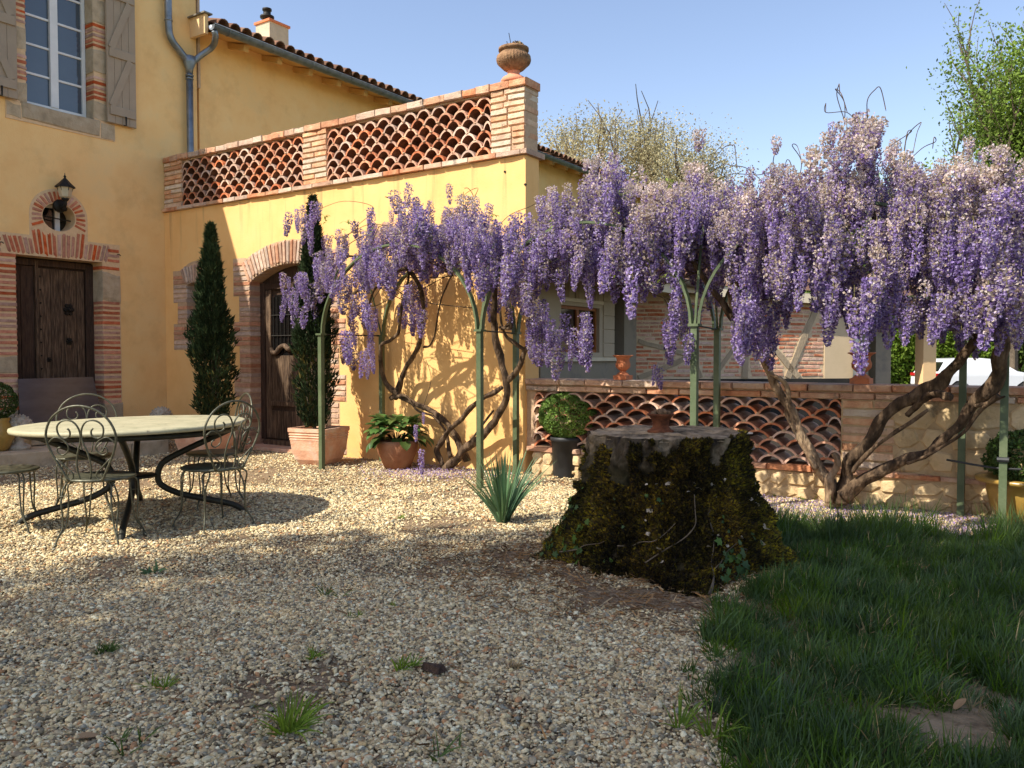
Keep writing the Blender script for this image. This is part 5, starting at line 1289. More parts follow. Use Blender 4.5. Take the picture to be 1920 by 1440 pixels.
# tendrils and shoots above the canopy
for par, lst in ((wl, [((620, 470), (690, 400), (600, 405)), ((640, 440), (720, 430), (690, 455)), ((700, 430), (640, 445), (612, 470)), ((840, 400), (880, 370), (860, 345)), ((860, 395), (905, 350), (880, 420)), ((930, 420), (985, 395), (1030, 400)), ((790, 400), (720, 360), (735, 400)), ((620, 560), (650, 565), (690, 560))]),
                 (wr, [((1590, 230), (1570, 170), (1580, 200)), ((1610, 225), (1550, 200), (1560, 210)), ((1620, 230), (1640, 180), (1665, 205)), ((1640, 300), (1700, 245), (1690, 290)), ((1700, 300), (1720, 240), (1710, 280)), ((1490, 330), (1490, 270), (1500, 300)), ((1500, 320), (1470, 290), (1480, 300)), ((1320, 320), (1380, 320), (1430, 330)), ((1330, 310), (1370, 280), (1372, 310)), ((1340, 340), (1420, 330), (1460, 345)), ((1460, 330), (1450, 300), (1455, 280)), ((1700, 310), (1750, 270), (1760, 275)), ((1590, 215), (1580, 165), (1585, 170)), ((1700, 480), (1705, 560), (1700, 540))])):
    for a, b2, c in lst:
        Y = random.uniform(6.9, 7.3)
        for rep in range(1):
            j = lambda: random.uniform(-12, 12)
            q0 = at_y(a[0] + j(), a[1] + 6, Y); q2 = at_y(b2[0] + j(), b2[1] + j(), Y - .1); q4 = at_y(c[0] + j(), c[1] + j(), Y - .2)
            q1 = (q0 + q2) / 2 + Vector((random.uniform(-.05, .05), 0, random.uniform(.0, .08))); q3 = (q2 + q4) / 2 + Vector((0, 0, random.uniform(.02, .10)))
            MB().tube(smooth_path([q0, q1, q2, q3, q4], 6), [.0035] * 24 + [.0015], 4).build('shoot', 'vine_bark', par, True)
    for k in range(40 if par is wr else 14):
        x_ = random.uniform(1130, 1900) if par is wr else random.uniform(640, 1050)
        y_ = random.uniform(430, 520); Y = random.uniform(6.6, 7.6)
        MB().tube(smooth_path([at_y(x_, y_, Y), at_y(x_ + random.uniform(-40, 40), y_ - random.uniform(0, 20), Y), at_y(x_ + random.uniform(-90, 90), y_ + random.uniform(0, 70), Y), at_y(x_ + random.uniform(-110, 110), y_ + random.uniform(10, 90), Y)], 5), .005, 4).build('twig', 'vine_bark', par, True)
for par, rng_x, n_ in ((wl, (600, 1090), 16), (wr, (1110, 1910), 44)):
    for k in range(n_):
        a = random.uniform(*rng_x); c_ = at_y(a, random.uniform(330, 520) if a > 1100 else random.uniform(400, 500), random.uniform(6.5, 7.2)); mb = MB()
        for q_ in range(9): big_leaf(mb, c_ + Vector((random.uniform(-.05, .05), 0, random.uniform(-.06, .06))), (random.uniform(-1, 1), random.uniform(-1, 1), random.uniform(-.3, .6)), random.uniform(.04, .07), .02, .5, (1.2, 1.1, .8))
        mb.build('leaf_spray', 'willow_leaf', par)['kind'] = 'stuff'
# hanging strand over the bergenia
pts = [Z6(*q_) for q_ in ((520, 850), (545, 950), (500, 1100), (470, 1200), (500, 1300))]
mb = MB().tube(smooth_path([at_y(a, b2, 7.0) for a, b2 in pts], 5), .004, 4); mb.build('hanging_shoot', 'vine_bark', wl)
for a, b2, s_ in ((508, 1110, .35), (470, 1170, .5), (498, 1290, .75)):
    piece('raceme', RM[0][0], Matrix.Translation(at_y(*Z6(a, b2), 6.95)) @ Matrix.Scale(s_, 4), wl)

# ================================================================== STUMP
sc_ = cw(1.03, 5.60); SX, SY = sc_.x, sc_.y
stump = thing('tree_stump', 'huge mossy tree stump with flaring roots in the foreground', 'stump', (SX, SY, 0))
SHT = .835
CR = Vector((cos(YAW), sin(YAW), 0)); CF = Vector((-sin(YAW), cos(YAW), 0))
def srad(a, z):
    q_ = z / SHT
    base = np.interp(q_, [0, .08, .22, .5, .8, 1.0], [.71, .66, .60, .54, .51, .50])
    fl = max(0, 1 - q_) ** 2.2
    dirs = [(pi * 1.03, .26, .16), (radians(-88), .30, .30), (radians(-25), .26, .22), (radians(60), .2, .3), (radians(130), .2, .3), (radians(-130), .06, .25)]
    ex = 0
    for d, am, w_ in dirs:
        dd = (a - d + pi) % (2 * pi) - pi; ex += am * math.exp(-(dd / w_) ** 2)
    r_ = base + fl * (ex - .06)
    v_ = Vector((cos(a) * 1.2, sin(a) * 1.2, z * 1.6))
    r_ += (.05 * noise.noise(v_ * 2.2) + .055 * noise.noise(v_ * 5)) * (1 - .5 * q_) + .034 * noise.noise(v_ * 11) + .016 * noise.noise(v_ * 24)
    r_ -= .05 * max(0, noise.noise(Vector((cos(a) * 4, sin(a) * 4, z * 1.2 + 5))) - .15)
    return r_
def spos(a, z, out=0.0):
    r_ = srad(a, z) + out; return Vector((SX, SY, z)) + CR * (r_ * cos(a)) + CF * (r_ * sin(a))
NA_, NZ = 300, 90; vs = []
for j in range(NZ + 1):
    z = -.03 + (SHT + .03) * j / NZ
    for i in range(NA_): vs.append(tuple(spos(2 * pi * i / NA_, max(z, 0)) + Vector((0, 0, min(z, 0) + (.012 * noise.noise(Vector((cos(i * .06), sin(i * .06), 0)) * 3) if j == NZ else 0)))))
fs = [(j * NA_ + i, j * NA_ + (i + 1) % NA_, (j + 1) * NA_ + (i + 1) % NA_, (j + 1) * NA_ + i) for j in range(NZ) for i in range(NA_)]
MB().add(vs, fs).build('trunk', 'stump_bark', stump, True)
vs = []; NR = 24
for k in range(NR + 1):
    f = 1 - k / NR
    for i in range(NA_ // 2):
        a = 2 * pi * i / (NA_ // 2); r_ = (srad(a, SHT) - .001) * max(f, .004)
        p = Vector((SX, SY, SHT)) + CR * r_ * cos(a) + CF * r_ * sin(a)
        p.z += .014 * noise.noise(p * 3.2) + .016 * noise.noise(Vector((p.x * 3, p.y * 26, 0))) + .01 - .03 * max(0, noise.noise(Vector((a * 2.2, f * .6, 0))) - .25) * 2
        if k == 0: p.z = SHT - .02
        vs.append(tuple(p))
n2 = NA_ // 2
fs = [(j * n2 + i, j * n2 + (i + 1) % n2, (j + 1) * n2 + (i + 1) % n2, (j + 1) * n2 + i) for j in range(NR) for i in range(n2)] + [tuple(range(NR * n2, NR * n2 + n2))]
MB().add(vs, fs).build('cut_top', 'stump_wood', stump, True)
# moss tufts
NM = 75000; A = rng.uniform(0, 2 * pi, NM * 2); Zm = rng.uniform(.0, SHT, NM * 2); keepP = []; keepD = []; keepT = []
for a, z in zip(A, Zm):
    if sin(a) > .55: continue
    v_ = Vector((cos(a) * .8, sin(a) * .8, z * 1.1)); n_ = noise.noise(v_ * 3.4 + Vector((4, 2, 1))) + .35 * noise.noise(v_ * 11)
    hi = max(0, (z - .72) / .2) + (.9 if cos(a) < -.55 and z > .5 else 0)
    if n_ < -.62 + hi * .75: continue
    p = spos(a, z, .012 + .02 * noise.noise(v_ * 16)); keepP.append(p); d = (CR * cos(a) + CF * sin(a)) + Vector((0, 0, .6)); keepD.append(d)
    g_ = .5 + .5 * noise.noise(v_ * 1.9 + Vector((0, 7, 3))); b_r = .35 + 1.0 * max(0, n_ + .3) 
    c_ = Vector((.088, .060, .018)).lerp(Vector((.080, .074, .015)), max(0, min(1, .5 + 1.6 * (g_ - .5) + .25 * cos(a)))) * b_r
    keepT.append([c_[0] / .085 * (rv := rng.choice([.25, .6, 1.1, 1.9, 2.6], p=[.25, .3, .25, .15, .05])) * 1.45, c_[1] / .07 * rv * rng.uniform(.85, 1.15) * 1.4, c_[2] / .017 * .9])
keepP = np.array([tuple(p) for p in keepP]); keepD = np.array([tuple(d) for d in keepD]) + rng.normal(size=(len(keepP), 3)) * .5
TU = ([(-.35, 0, -.2), (.35, 0, -.2), (.05, .1, .9), (0, -.35, -.2), (0, .35, -.2), (-.1, .0, .8)], [(0, 1, 2), (3, 4, 5)])
mb = merge(TU[0], TU[1], mats(keepP, dir_rot(keepD), rng.uniform(.014, .042, len(keepP)) ), np.array(keepT)); mo = mb.build('moss', 'moss', stump); mo['kind'] = 'stuff'
# ivy on the stump, bark flakes, dead stems
ivy_v = [(0, 0, 0), (.30, .12, .04), (.50, .05, 0), (.36, .38, .05), (.55, .62, 0), (.22, .62, .03), (0, 1, 0), (-.22, .62, .03), (-.55, .62, 0), (-.36, .38, .05), (-.50, .05, 0), (-.30, .12, .04)]
ivy = thing('ivy', 'ivy stems and leaves climbing over the foot of the mossy stump', 'ivy', tuple(spos(-1.2, 0)))
im = MB().add([(x_, y_, z_) for x_, y_, z_ in ivy_v], [(0, 1, 5, 6, 7, 11), (1, 2, 3, 4, 5), (7, 8, 9, 10, 11)], 0, (1, 1, 1)).mesh('leaf', 'ivy_green')
im2 = MB().add([(x_, y_, z_) for x_, y_, z_ in ivy_v], [(0, 1, 5, 6, 7, 11), (1, 2, 3, 4, 5), (7, 8, 9, 10, 11)], 0, (1.6, 1.5, .8)).mesh('leaf', 'ivy_green')
def ivy_leaf(a, z, s_, out=.02):
    p = spos(a, z, out + .028); n_ = (CR * cos(a) + CF * sin(a) + Vector((random.uniform(-.5, .5), random.uniform(-.5, .5), random.uniform(0, .7)))).normalized()
    T = Matrix.Translation(p) @ n_.to_track_quat('Z', 'Y').to_matrix().to_4x4() @ Matrix.Rotation(random.uniform(0, 6.28), 4, 'Z') @ Matrix.Scale(s_, 4)
    piece('leaf', random.choice((im, im, im2)), T, ivy)
for k in range(34): ivy_leaf(random.gauss(radians(-168), .12), abs(random.gauss(.12, .09)), random.uniform(.03, .055), .03)
for k in range(30): ivy_leaf(random.gauss(radians(-62), .15), abs(random.gauss(.10, .07)), random.uniform(.035, .06), .03)
for k in range(26): ivy_leaf(random.gauss(radians(2), .10), random.uniform(.2, .62), random.uniform(.05, .085), .04)
for k in range(22): ivy_leaf(random.uniform(radians(-170), radians(-10)), random.uniform(.05, .5), random.uniform(.02, .035), .015)
for k in range(40): ivy_leaf(random.gauss(radians(178), .16), random.uniform(.0, .40), random.uniform(.03, .05), .03)
mb = MB()
for (a0, z0_), (a1, z1_), (a2, z2_) in (((-1.9, .1), (-1.5, .3), (-1.45, .55)), ((-1.5, .02), (-1.35, .12), (-.95, .22)), ((-.95, .22), (-.8, .15), (-.72, .10)), ((-2.2, .18), (-1.9, .22), (-1.6, .36)), ((-1.5, .0), (-1.4, .12), (-1.3, .3)), ((-2.9, .05), (-2.6, .15), (-2.3, .2)), ((-1.3, .3), (-1.28, .38), (-1.3, .45)), ((0.05, .1), (.02, .4), (.1, .75)), ((-.05, .2), (-.1, .4), (.0, .6))):
    pth = [spos(a0 + (a1 - a0) * t_ * 2, z0_ + (z1_ - z0_) * t_ * 2, .042) for t_ in np.linspace(0, .5, 6)] + [spos(a1 + (a2 - a1) * t_, z1_ + (z2_ - z1_) * t_, .042) for t_ in np.linspace(.15, 1, 6)]
    pth = [p_ + Vector((random.uniform(-.012, .012), random.uniform(-.012, .012), random.uniform(-.012, .012))) for p_ in pth[::2]]; pth = smooth_path(pth, 5); MB().tube(pth, [.0055 - .0035 * i / len(pth) for i in range(len(pth))], 5).build('stem', 'tree_bark', ivy, True)
mb = MB()
for k in range(130):                               # curled pale bark flakes and fungus
    a = random.gauss(radians(-2), .14) if k < 95 else random.uniform(radians(-120), radians(-20)); z = random.uniform(.35, .84) if k < 95 else random.uniform(.1, .6)
    p = spos(a, z, .035); s_ = random.uniform(.008, .022)
    R_ = Matrix.Rotation(random.uniform(0, 6.28), 3, 'X') @ Matrix.Rotation(random.uniform(0, 6.28), 3, 'Z')
    v4 = [p + R_ @ Vector(q_) * s_ for q_ in ((-1, -.5, 0), (0, -.6, .3), (1, -.3, 0), (1, .5, .1), (0, .6, .4), (-1, .4, 0))]
    mb.add([tuple(q_) for q_ in v4], [(0, 1, 4, 5), (1, 2, 3, 4)])
mb.build('bark_flakes', 'garden_stone', stump)['kind'] = 'stuff'
# rusty bowl with cones on the stump
bp3 = Vector((SX, SY, 0)) + CR * (-.045) + CF * (-.12); bz = SHT + .012
bx, by = bp3.x, bp3.y
t = thing('rusty_urn', 'small rusty iron bowl filled with cones on top of the stump', 'bowl', (bx, by, bz))
MB().lathe([(.088, 0), (.088, .012), (.07, .02), (.055, .035), (.052, .05), (.06, .085), (.075, .105), (.088, .115), (.088, .125), (.072, .122), (.04, .10), (.01, .10)], (bx, by, bz), 28).build('bowl', 'rust', t, True)
cm = MB().lathe([(.004, -.018), (.014, -.012), (.018, -.002), (.013, .01), (.004, .018)], (0, 0, 0), 10).mesh('cone', 'pine_cone')
for k in range(15):
    a = random.uniform(0, 6.28); r_ = .055 * sqrt(random.random())
    c_ = thing('pine_cone', 'small brown cone heaped in the rusty bowl on the stump', 'cone', (bx, by, bz), group='cones in the rusty bowl') if False else None
    o = bpy.data.objects.new('pine_cone', cm); COL.objects.link(o)
    o.matrix_basis = Matrix.Translation((bx + r_ * cos(a), by + r_ * sin(a), bz + .125 + .022 * (1 - r_ / .055))) @ Matrix.Rotation(random.uniform(0, 3), 4, 'X') @ Matrix.Rotation(random.uniform(0, 3), 4, 'Z')
    tag(o, 'small brown cone heaped in the rusty bowl on the stump', 'cone', 'cones in the rusty bowl')

# ================================================================== CLUMPS, WEEDS
def blades(mb, c, n, H, spread, w_, tint_lo=.7, tint_hi=1.3, droop=1.0, seg=5):
    for k in range(n):
        a = random.uniform(0, 2 * pi); L_ = H * random.uniform(.55, 1.1); sp = spread * random.uniform(.1, 1); p = Vector(c) + Vector((cos(a), sin(a), 0)) * random.uniform(0, .05) * min(1, H * 3)
        d = Vector((cos(a) * sp, sin(a) * sp, 1)).normalized(); sd = d.cross(Vector((cos(a + .6), sin(a + .6), 0))).normalized(); vs = []
        dr_ = droop * random.uniform(.1, 1) * sp
        for i in range(seg + 1):
            s_ = i / seg; ww = w_ * (1 - s_ ** 2.2) * .5 + .0004
            vs += [tuple(p - sd * ww), tuple(p + sd * ww)]
            d = (d + Vector((cos(a) * .10 * sp, sin(a) * .10 * sp, -dr_ / seg * s_ * 1.8))).normalized(); p = p + d * L_ / seg
        tv = random.uniform(tint_lo, tint_hi)
        mb.add(vs, [(2 * i, 2 * i + 1, 2 * i + 3, 2 * i + 2) for i in range(seg)], 0, (tv, tv, tv * random.uniform(.8, 1.1)))
dc = gp(943, 978)
t = thing('iris_clump', 'clump of blue green daffodil leaves growing from the gravel beside the stump', 'plant', dc)
mb = MB(); blades(mb, dc, 130, .60, .62, .020, .7, 1.5, .7, 7); mb.build('leaves', 'iris_green', t)
weeds = [(560, 1370, .19, 70, 'green', 'large coarse grass tuft in the gravel near the bottom'), (190, 1225, .07, 60, 'yellowish', 'low grass tuft in the gravel on the left'), (308, 1290, .08, 40, 'green', 'sparse grass tuft left of the bottom tuft'),
         (590, 1232, .07, 35, 'green', 'small grass tuft in mid gravel'), (755, 1255, .09, 40, 'green', 'grass tuft beside a dark wood chip in the gravel'), (288, 1075, .09, 8, 'green', 'broad leaved seedling in the shadow edge by the table'),
         (748, 974, .05, 45, 'green', 'low grass tuft in the sunlit gravel'), (625, 1120, .12, 14, 'thin', 'thin wiry weed spreading on the gravel'), (730, 1138, .04, 18, 'green', 'tiny grass tuft right of the wiry weed'), (665, 1160, .05, 25, 'green', 'small grass tuft beside the brown patch'),
         (960, 1255, .05, 50, 'dry', 'patch of dry brown grass in the middle gravel'), (240, 1400, .1, 18, 'thin', 'thin grass shoots at the bottom left'), (1500, 938, .05, 50, 'green', 'small weeds at the foot of the rubble wall'), (1448, 932, .04, 30, 'green', 'tiny weeds near the lattice foot'), (850, 1420, .13, 10, 'thin', 'few thin grass stems at the bottom centre'), (1322, 1370, .16, 40, 'green', 'upright grass tuft at the left edge of the lawn')]
for px_, py_, H_, n, kd, lb in weeds:
    p = gp(px_, py_); t = thing('weed', lb, 'weed', p)
    mb = MB()
    for q_ in range(3): blades(mb, p + Vector((random.uniform(-.05, .05), random.uniform(-.04, .04), 0)) * (H_ / .09), n // 3 + 1, H_, 1.3, .004 + H_ * .02 + (.02 if n == 8 else 0), .6, 1.2, 1.3, 4)
    mb.build('leaves', 'dry_straw' if kd == 'dry' else 'iris_green' if n == 8 else 'hedge_leaf' if kd == 'green' else 'box_green', t)

# lone items on the ground
p = gp(705 + 0, 1)if False else gp(1120, 1065); 
o = MB().lathe([(.005, -.02), (.03, -.012), (.04, 0), (.028, .014), (.004, .022)], (0, 0, 0), 14).build('cobble', 'garden_stone', None, True)
o.matrix_basis = Matrix.Translation((p.x, p.y, .015)) @ Matrix.Diagonal((1.1, .8, .9, 1)); tag(o, 'smooth tan cobble lying at the foot of the stump', 'stone')
p = gp(812, 1262)
o = MB().add([(-.05, -.02, 0), (.05, -.03, 0), (.055, .03, 0), (-.04, .035, 0), (-.045, -.01, .03), (.045, -.015, .02), (.04, .02, .028), (-.03, .02, .018)], [(0, 1, 5, 4), (1, 2, 6, 5), (2, 3, 7, 6), (3, 0, 4, 7), (4, 5, 6, 7)]).build('bark_chip', 'dark_wood')
o.location = (p.x, p.y, .012); tag(o, 'dark chip of bark lying on the gravel beside a grass tuft', 'bark chip')
for px_, py_, s_, lb in ((1790, 1330, .036, 'large dry leaf curled up in the grass at the right'), (85, 0, .0, ''), (135, 1385, .05, 'dry tan leaf lying on the gravel at the bottom left')):
    if not s_: continue
    p = gp(px_, py_, .03 if px_ > 1000 else .01); mb = MB(); big_leaf(mb, (0, 0, 0), (.4, .5, .5 if px_ > 1000 else .05), s_ * 1.8, s_, .2, (1, 1, 1))
    o = mb.build('dry_leaf', 'dry_leaf'); o.location = p; tag(o, lb, 'leaf')

# black hose clip on right post
o = MB().tube(smooth_path([at_y(1775, 862, 7.5), at_y(1830, 872, 7.45), at_y(1870, 878, 7.4), at_y(1915, 880, 7.33)], 5), .009, 6).tube([( -.42 - .04, 7.33, .56), (-.42 + .04, 7.33, .56)], .02, 8).build('strap', 'black_plastic')
tag(o, 'black strap tied around the right hand pergola post', 'strap')

# ================================================================== CAR
CZ_ = 26.5
cr = cw((1757 - 960) / F * CZ_, CZ_)
car = thing('parked_car', 'white hatchback parked beyond the carport, seen from its rear left side', 'car', (cr.x, cr.y, -.05), YAW + radians(4), sc_=.9)
prof = [(0.05, .35), (.0, .55), (.02, .85), (.12, .98), (.42, 1.42), (.62, 1.47), (1.6, 1.5), (2.3, 1.44), (3.0, 1.02), (3.9, .86), (4.12, .65), (4.15, .35), (3.75, .30), (3.7, .52), (3.5, .66), (3.2, .66), (3.0, .52), (2.95, .30), (1.25, .28), (1.2, .52), (1.0, .68), (.72, .68), (.52, .52), (.47, .30)]
n = len(prof); vs = []
for y_, ins in ((0, .06), (.06, 0), (1.64, 0), (1.70, .06)):
    for u, v in prof:
        tuck = .18 * max(0, (v - .95) / .55); yy_ = y_ + (tuck if y_ < .8 else -tuck); vs.append((u, yy_, v))
fs = [(j * n + i, j * n + (i + 1) % n, (j + 1) * n + (i + 1) % n, (j + 1) * n + i) for j in range(3) for i in range(n)]
tr = tessellate_polygon([[Vector((u, v, 0)) for u, v in prof]]); fs += [tuple(t_) for t_ in tr] + [tuple(i + 3 * n for i in t_) for t_ in tr]
MB().add(vs, fs).build('body', 'car_white', car, False, True)
MB().add([(.62, .11, 1.06), (1.45, .10, 1.04), (1.45, .165, 1.38), (.85, .165, 1.38)], [(0, 1, 2, 3)]).build('side_window', 'dark_glass', car, False, True)
MB().add([(1.55, .10, 1.04), (2.75, .10, 1.03), (2.25, .165, 1.36), (1.55, .165, 1.38)], [(0, 1, 2, 3)]).build('side_window', 'dark_glass', car, False, True)
MB().add([(.12, .15, 1.03), (.12, 1.55, 1.03), (.38, 1.48, 1.36), (.38, .22, 1.36)], [(3, 2, 1, 0)]).build('rear_window', 'dark_glass', car, False, True)
for s_ in (0, 1): MB().box(-.012, .34, -.012 if not s_ else 1.45, .25 if not s_ else 1.712, .84, .95).build('tail_light', 'red_lamp', car, False, True)
for u in (.86, 3.35):
    for y_ in (.0, 1.52):
        wh = MB(); R_ = .32
        wh.tube([(u, y_, .32), (u, y_ + .18, .32)], R_, 24).build('wheel', 'tyre', car, True, True)
        MB().tube([(u, y_ - .005, .32), (u, y_ + .185, .32)], .20, 16).build('rim', 'rim_metal', car, False, True)

# ================================================================== BACKGROUND TREES AND HEDGE
def limbs(mb, c, H, n, spread, r0, depth=2, up=.8):
    tips = []
    def grow(p, d, L_, r_, k):
        pts = [p]; q_ = p.copy(); dd = d.copy()
        for i in range(4):
            dd = (dd + Vector((random.uniform(-.18, .18), random.uniform(-.18, .18), random.uniform(-.02, .14)))).normalized(); q_ = q_ + dd * L_ / 4; pts.append(q_.copy())
            if k == 0 or i > 1: tips.append(q_.copy())
        mb.tube(pts, [r_ * (1 - .17 * i) for i in range(5)], 5 if k else 6)
        if k:
            for j in range(4 if k > 1 else 5):
                a = random.uniform(0, 6.28); s_ = random.uniform(.35, .8); e = Vector((cos(a) * s_, sin(a) * s_, up)).normalized()
                grow(pts[random.choice((2, 3, 4))], (dd * .6 + e).normalized(), L_ * random.uniform(.5, .75), r_ * .45, k - 1)
    base = Vector(c); mb.tube([base, base + Vector((0, 0, H * .25))], [r0 * 1.2, r0], 8)
    for i in range(n):
        a = 2 * pi * i / n + random.uniform(-.3, .3); s_ = spread * random.uniform(.3, 1.1)
        grow(base + Vector((0, 0, H * random.uniform(.18, .28))), Vector((cos(a) * s_, sin(a) * s_, 1)).normalized(), H * random.uniform(.35, .5), r0 * .5, depth)
    return tips
def tree(px_, base_z, Zd, top_px, half_px, label, leafmat, barkmat='tree_bark', leaves=20000, lsize=.12, fill=.25, spread=.5, n=6, droop=0, grp='trees behind the outbuildings', up=.8, clump=.35, rootz=0, top_only=0.0):
    c = at_z(px_, 668, Zd); c.z = rootz; H = HC + (668 - top_px) / F * Zd
    t = thing('tree', label, 'tree', c, group=grp)
    mb = MB(); tips = limbs(mb, c, H, n, spread, .12 + H * .008, 2, up); 
    mx = float(np.quantile([q_.z for q_ in tips], .96)); Rr = half_px / F * Zd
    far = float(np.quantile([sqrt((q_.x - c.x) ** 2 + (q_.y - c.y) ** 2) for q_ in tips], .86))
    kz, kr = H / mx, Rr / far
    for arr in mb.v:
        arr[:, 2] *= kz; arr[:, 0] = c.x + (arr[:, 0] - c.x) * kr; arr[:, 1] = c.y + (arr[:, 1] - c.y) * kr
    mb.build('trunk', barkmat, t)
    tp = np.array([(c.x + (q_.x - c.x) * kr, c.y + (q_.y - c.y) * kr, q_.z * kz) for q_ in tips])
    tp = tp[tp[:, 2] > H * max(.25, top_only)]
    idx = rng.integers(0, len(tp), leaves); Pq = tp[idx] + rng.normal(size=(leaves, 3)) * clump * np.array([1, 1, .8])
    if droop: Pq[:, 2] -= rng.uniform(0, droop, leaves)
    Pq[:, 2] = np.where(Pq[:, 2] > H + .35, H - rng.uniform(0, 1.5, leaves), Pq[:, 2])
    shade_ = rng.uniform(.55, 1.35, len(tp))[idx][:, None] * rng.uniform(.8, 1.2, (leaves, 1)) * np.ones((1, 3))
    mb = merge(LEAF[0], LEAF[1], mats(Pq, rand_rot(leaves), rng.uniform(.6, 1.2, leaves) * lsize), shade_); mb.build('crown', leafmat, t)
tree(1195, 0, 30, 228, 150, 'pale budding tree rising behind the ochre wing and the wisteria', 'bud_leaf', leaves=60000, lsize=.095, clump=.42, spread=.42, n=9, up=1.6)
tree(1935, 0, 24, 110, 105, 'fresh green leafed tree at the right edge of the sky', 'fresh_leaf', leaves=30000, lsize=.12, clump=.32, spread=.55, n=9)
tree(1890, 0, 28, 60, 165, 'sparse budding tree with bare shoots at the upper right', 'willow_leaf', leaves=11000, lsize=.12, clump=.14, spread=.6, n=9, up=1.2)
tree(1620, 0, 36, 380, 170, 'drooping light green willow seen through the wisteria gaps', 'willow_leaf', leaves=26000, lsize=.20, clump=.6, spread=.6, n=8, droop=2.5)
tree(1760, 0, 40, 330, 150, 'tall pale green tree behind the carport', 'willow_leaf', leaves=20000, lsize=.22, clump=.6, spread=.6, n=7, droop=1.5)
tree(1450, 0, 42, 400, 130, 'bright green tree far behind the barn roof', 'fresh_leaf', leaves=16000, lsize=.22, clump=.6, spread=.6, n=7)
tree(2150, 0, 30, 200, 220, 'leafy tree just beyond the right edge of the photo', 'fresh_leaf', leaves=16000, lsize=.22, clump=.6, spread=.6, n=7)
def hedge(pa, pb, Zd, h, th, label, m, n, size):
    a = at_z(pa, 668, Zd); b2 = at_z(pb, 668, Zd); d = Vector((b2.x - a.x, b2.y - a.y, 0)); L_ = d.length; d.normalize(); nrm = Vector((-d.y, d.x, 0))
    t = thing('hedge', label, 'hedge', (a.x, a.y, 0))
    u = rng.uniform(0, L_, n); v = rng.uniform(0, h, n); w_ = (rng.uniform(-1, 1, n)) * th / 2
    lump = np.array([noise.noise(Vector((a_ * .9, b_ * .9, 0))) for a_, b_ in zip(u, v)]) * .35
    Pq = np.array([a.x, a.y, 0]) + u[:, None] * np.array([d.x, d.y, 0]) + (w_ + lump)[:, None] * np.array([nrm.x, nrm.y, 0]); Pq[:, 2] = v + lump * .6
    T = (1 + lump * 1.2)[:, None] * tints(n, .6, 1.3, .1)
    mb = merge(LEAF[0], LEAF[1], mats(Pq, rand_rot(n), rng.uniform(.6, 1.3, n) * size), T); mb.build('foliage', m, t)
    MB().box(0, L_, -.1, .1, 0, h * .8, 0, frame((a.x, a.y, 0), d)).build('stems', 'soil', t)
hedge(1560, 1860, 31, 3.2, 1.4, 'tall bright green hedge closing the yard behind the carport', 'hedge_leaf', 26000, .16)
hedge(1700, 2250, 38, 3.0, 1.6, 'dark green hedge behind the parked car', 'box_green', 26000, .2)
hedge(1300, 1600, 45, 3.0, 1.6, 'green hedge far behind the half-timbered barn', 'hedge_leaf', 12000, .2)
# the big tree behind the photographer that shades the foreground
c = Vector((-5.2, -9.5, 0)); t = thing('shade_tree', 'broad dense tree standing behind the photographer, shading the foreground', 'tree', c)
mb = MB(); mb.tube([(c.x, c.y, 0), (c.x, c.y, 5), (c.x + .2, c.y, 12)], [.5, .4, .18], 10)
for k in range(9):
    a = k * .7; mb.tube(smooth_path([(c.x, c.y, 7 + .2 * k), (c.x + 2 * cos(a), c.y + 2 * sin(a), 10.8 + .1 * k), (c.x + 4.3 * cos(a), c.y + 4.3 * sin(a), 12.8)], 4), [.14] * 4 + [.08] * 4 + [.04], 6)
mb.build('trunk', 'tree_bark', t)
n = 42000; D = rng.normal(size=(n, 3)); D /= np.linalg.norm(D, axis=1)[:, None]; rr = rng.uniform(0, 1, n) ** .45
lump = np.array([1 + .16 * noise.noise(Vector(d) * 2.3) + .06 * noise.noise(Vector(d) * 7) for d in D])
Pq = D * (rr * lump)[:, None] * np.array([5.25, 5.25, 1.7]) + np.array([c.x, c.y, 13.0])
mb = merge(LEAF[0], LEAF[1], mats(Pq, rand_rot(n), rng.uniform(.16, .34, n)), tints(n, .6, 1.3)); mb.build('crown', 'shade_leaf', t)

# ================================================================== GRAVEL (stuff)
peb = []
for k in range(6):
    r = random.Random(k); mb = MB(); vs = [(0, 0, .5)]; 
    for z, rr_, m_ in ((.22, .42, 6), (-.2, .45, 6)):
        for i in range(m_):
            a = 2 * pi * (i + (.5 if z < 0 else 0)) / m_; q_ = rr_ * r.uniform(.8, 1.2); vs.append((q_ * cos(a), q_ * sin(a) * .78, z * r.uniform(.8, 1.2) * .75))
    vs[0] = (r.uniform(-.1, .1), r.uniform(-.1, .1), .36)
    fs = [(0, 1 + i, 1 + (i + 1) % 6) for i in range(6)] + [(1 + i, 7 + i, 1 + (i + 1) % 6) for i in range(6)] + [(7 + i, 7 + (i + 1) % 6, 1 + (i + 1) % 6) for i in range(6)]
    peb.append(mb.add(vs, fs).mesh('pebble_%d' % k, 'pebble', True))
lawn_px = [(1415, 985), (1480, 992), (1700, 1000), (1925, 1012), (3300, 1012), (4200, 1900), (1500, 1900), (1390, 1390), (1375, 1290), (1365, 1200), (1400, 1125), (1480, 1078), (1440, 1020)]
LAWN = [(gp(*q_).x, gp(*q_).y) for q_ in lawn_px]
def in_poly(x, y, poly):
    ins = np.zeros(len(x), bool); n = len(poly)
    for i in range(n):
        x1, y1 = poly[i]; x2, y2 = poly[(i + 1) % n]
        c_ = ((y1 > y) != (y2 > y)); xi = (x2 - x1) * (y - y1) / ((y2 - y1) + 1e-12) + x1; ins ^= c_ & (x < xi)
    return ins
def field(x, y, s, off=0): return np.array([noise.noise(Vector((a * s, b_ * s, off))) for a, b_ in zip(x, y)])
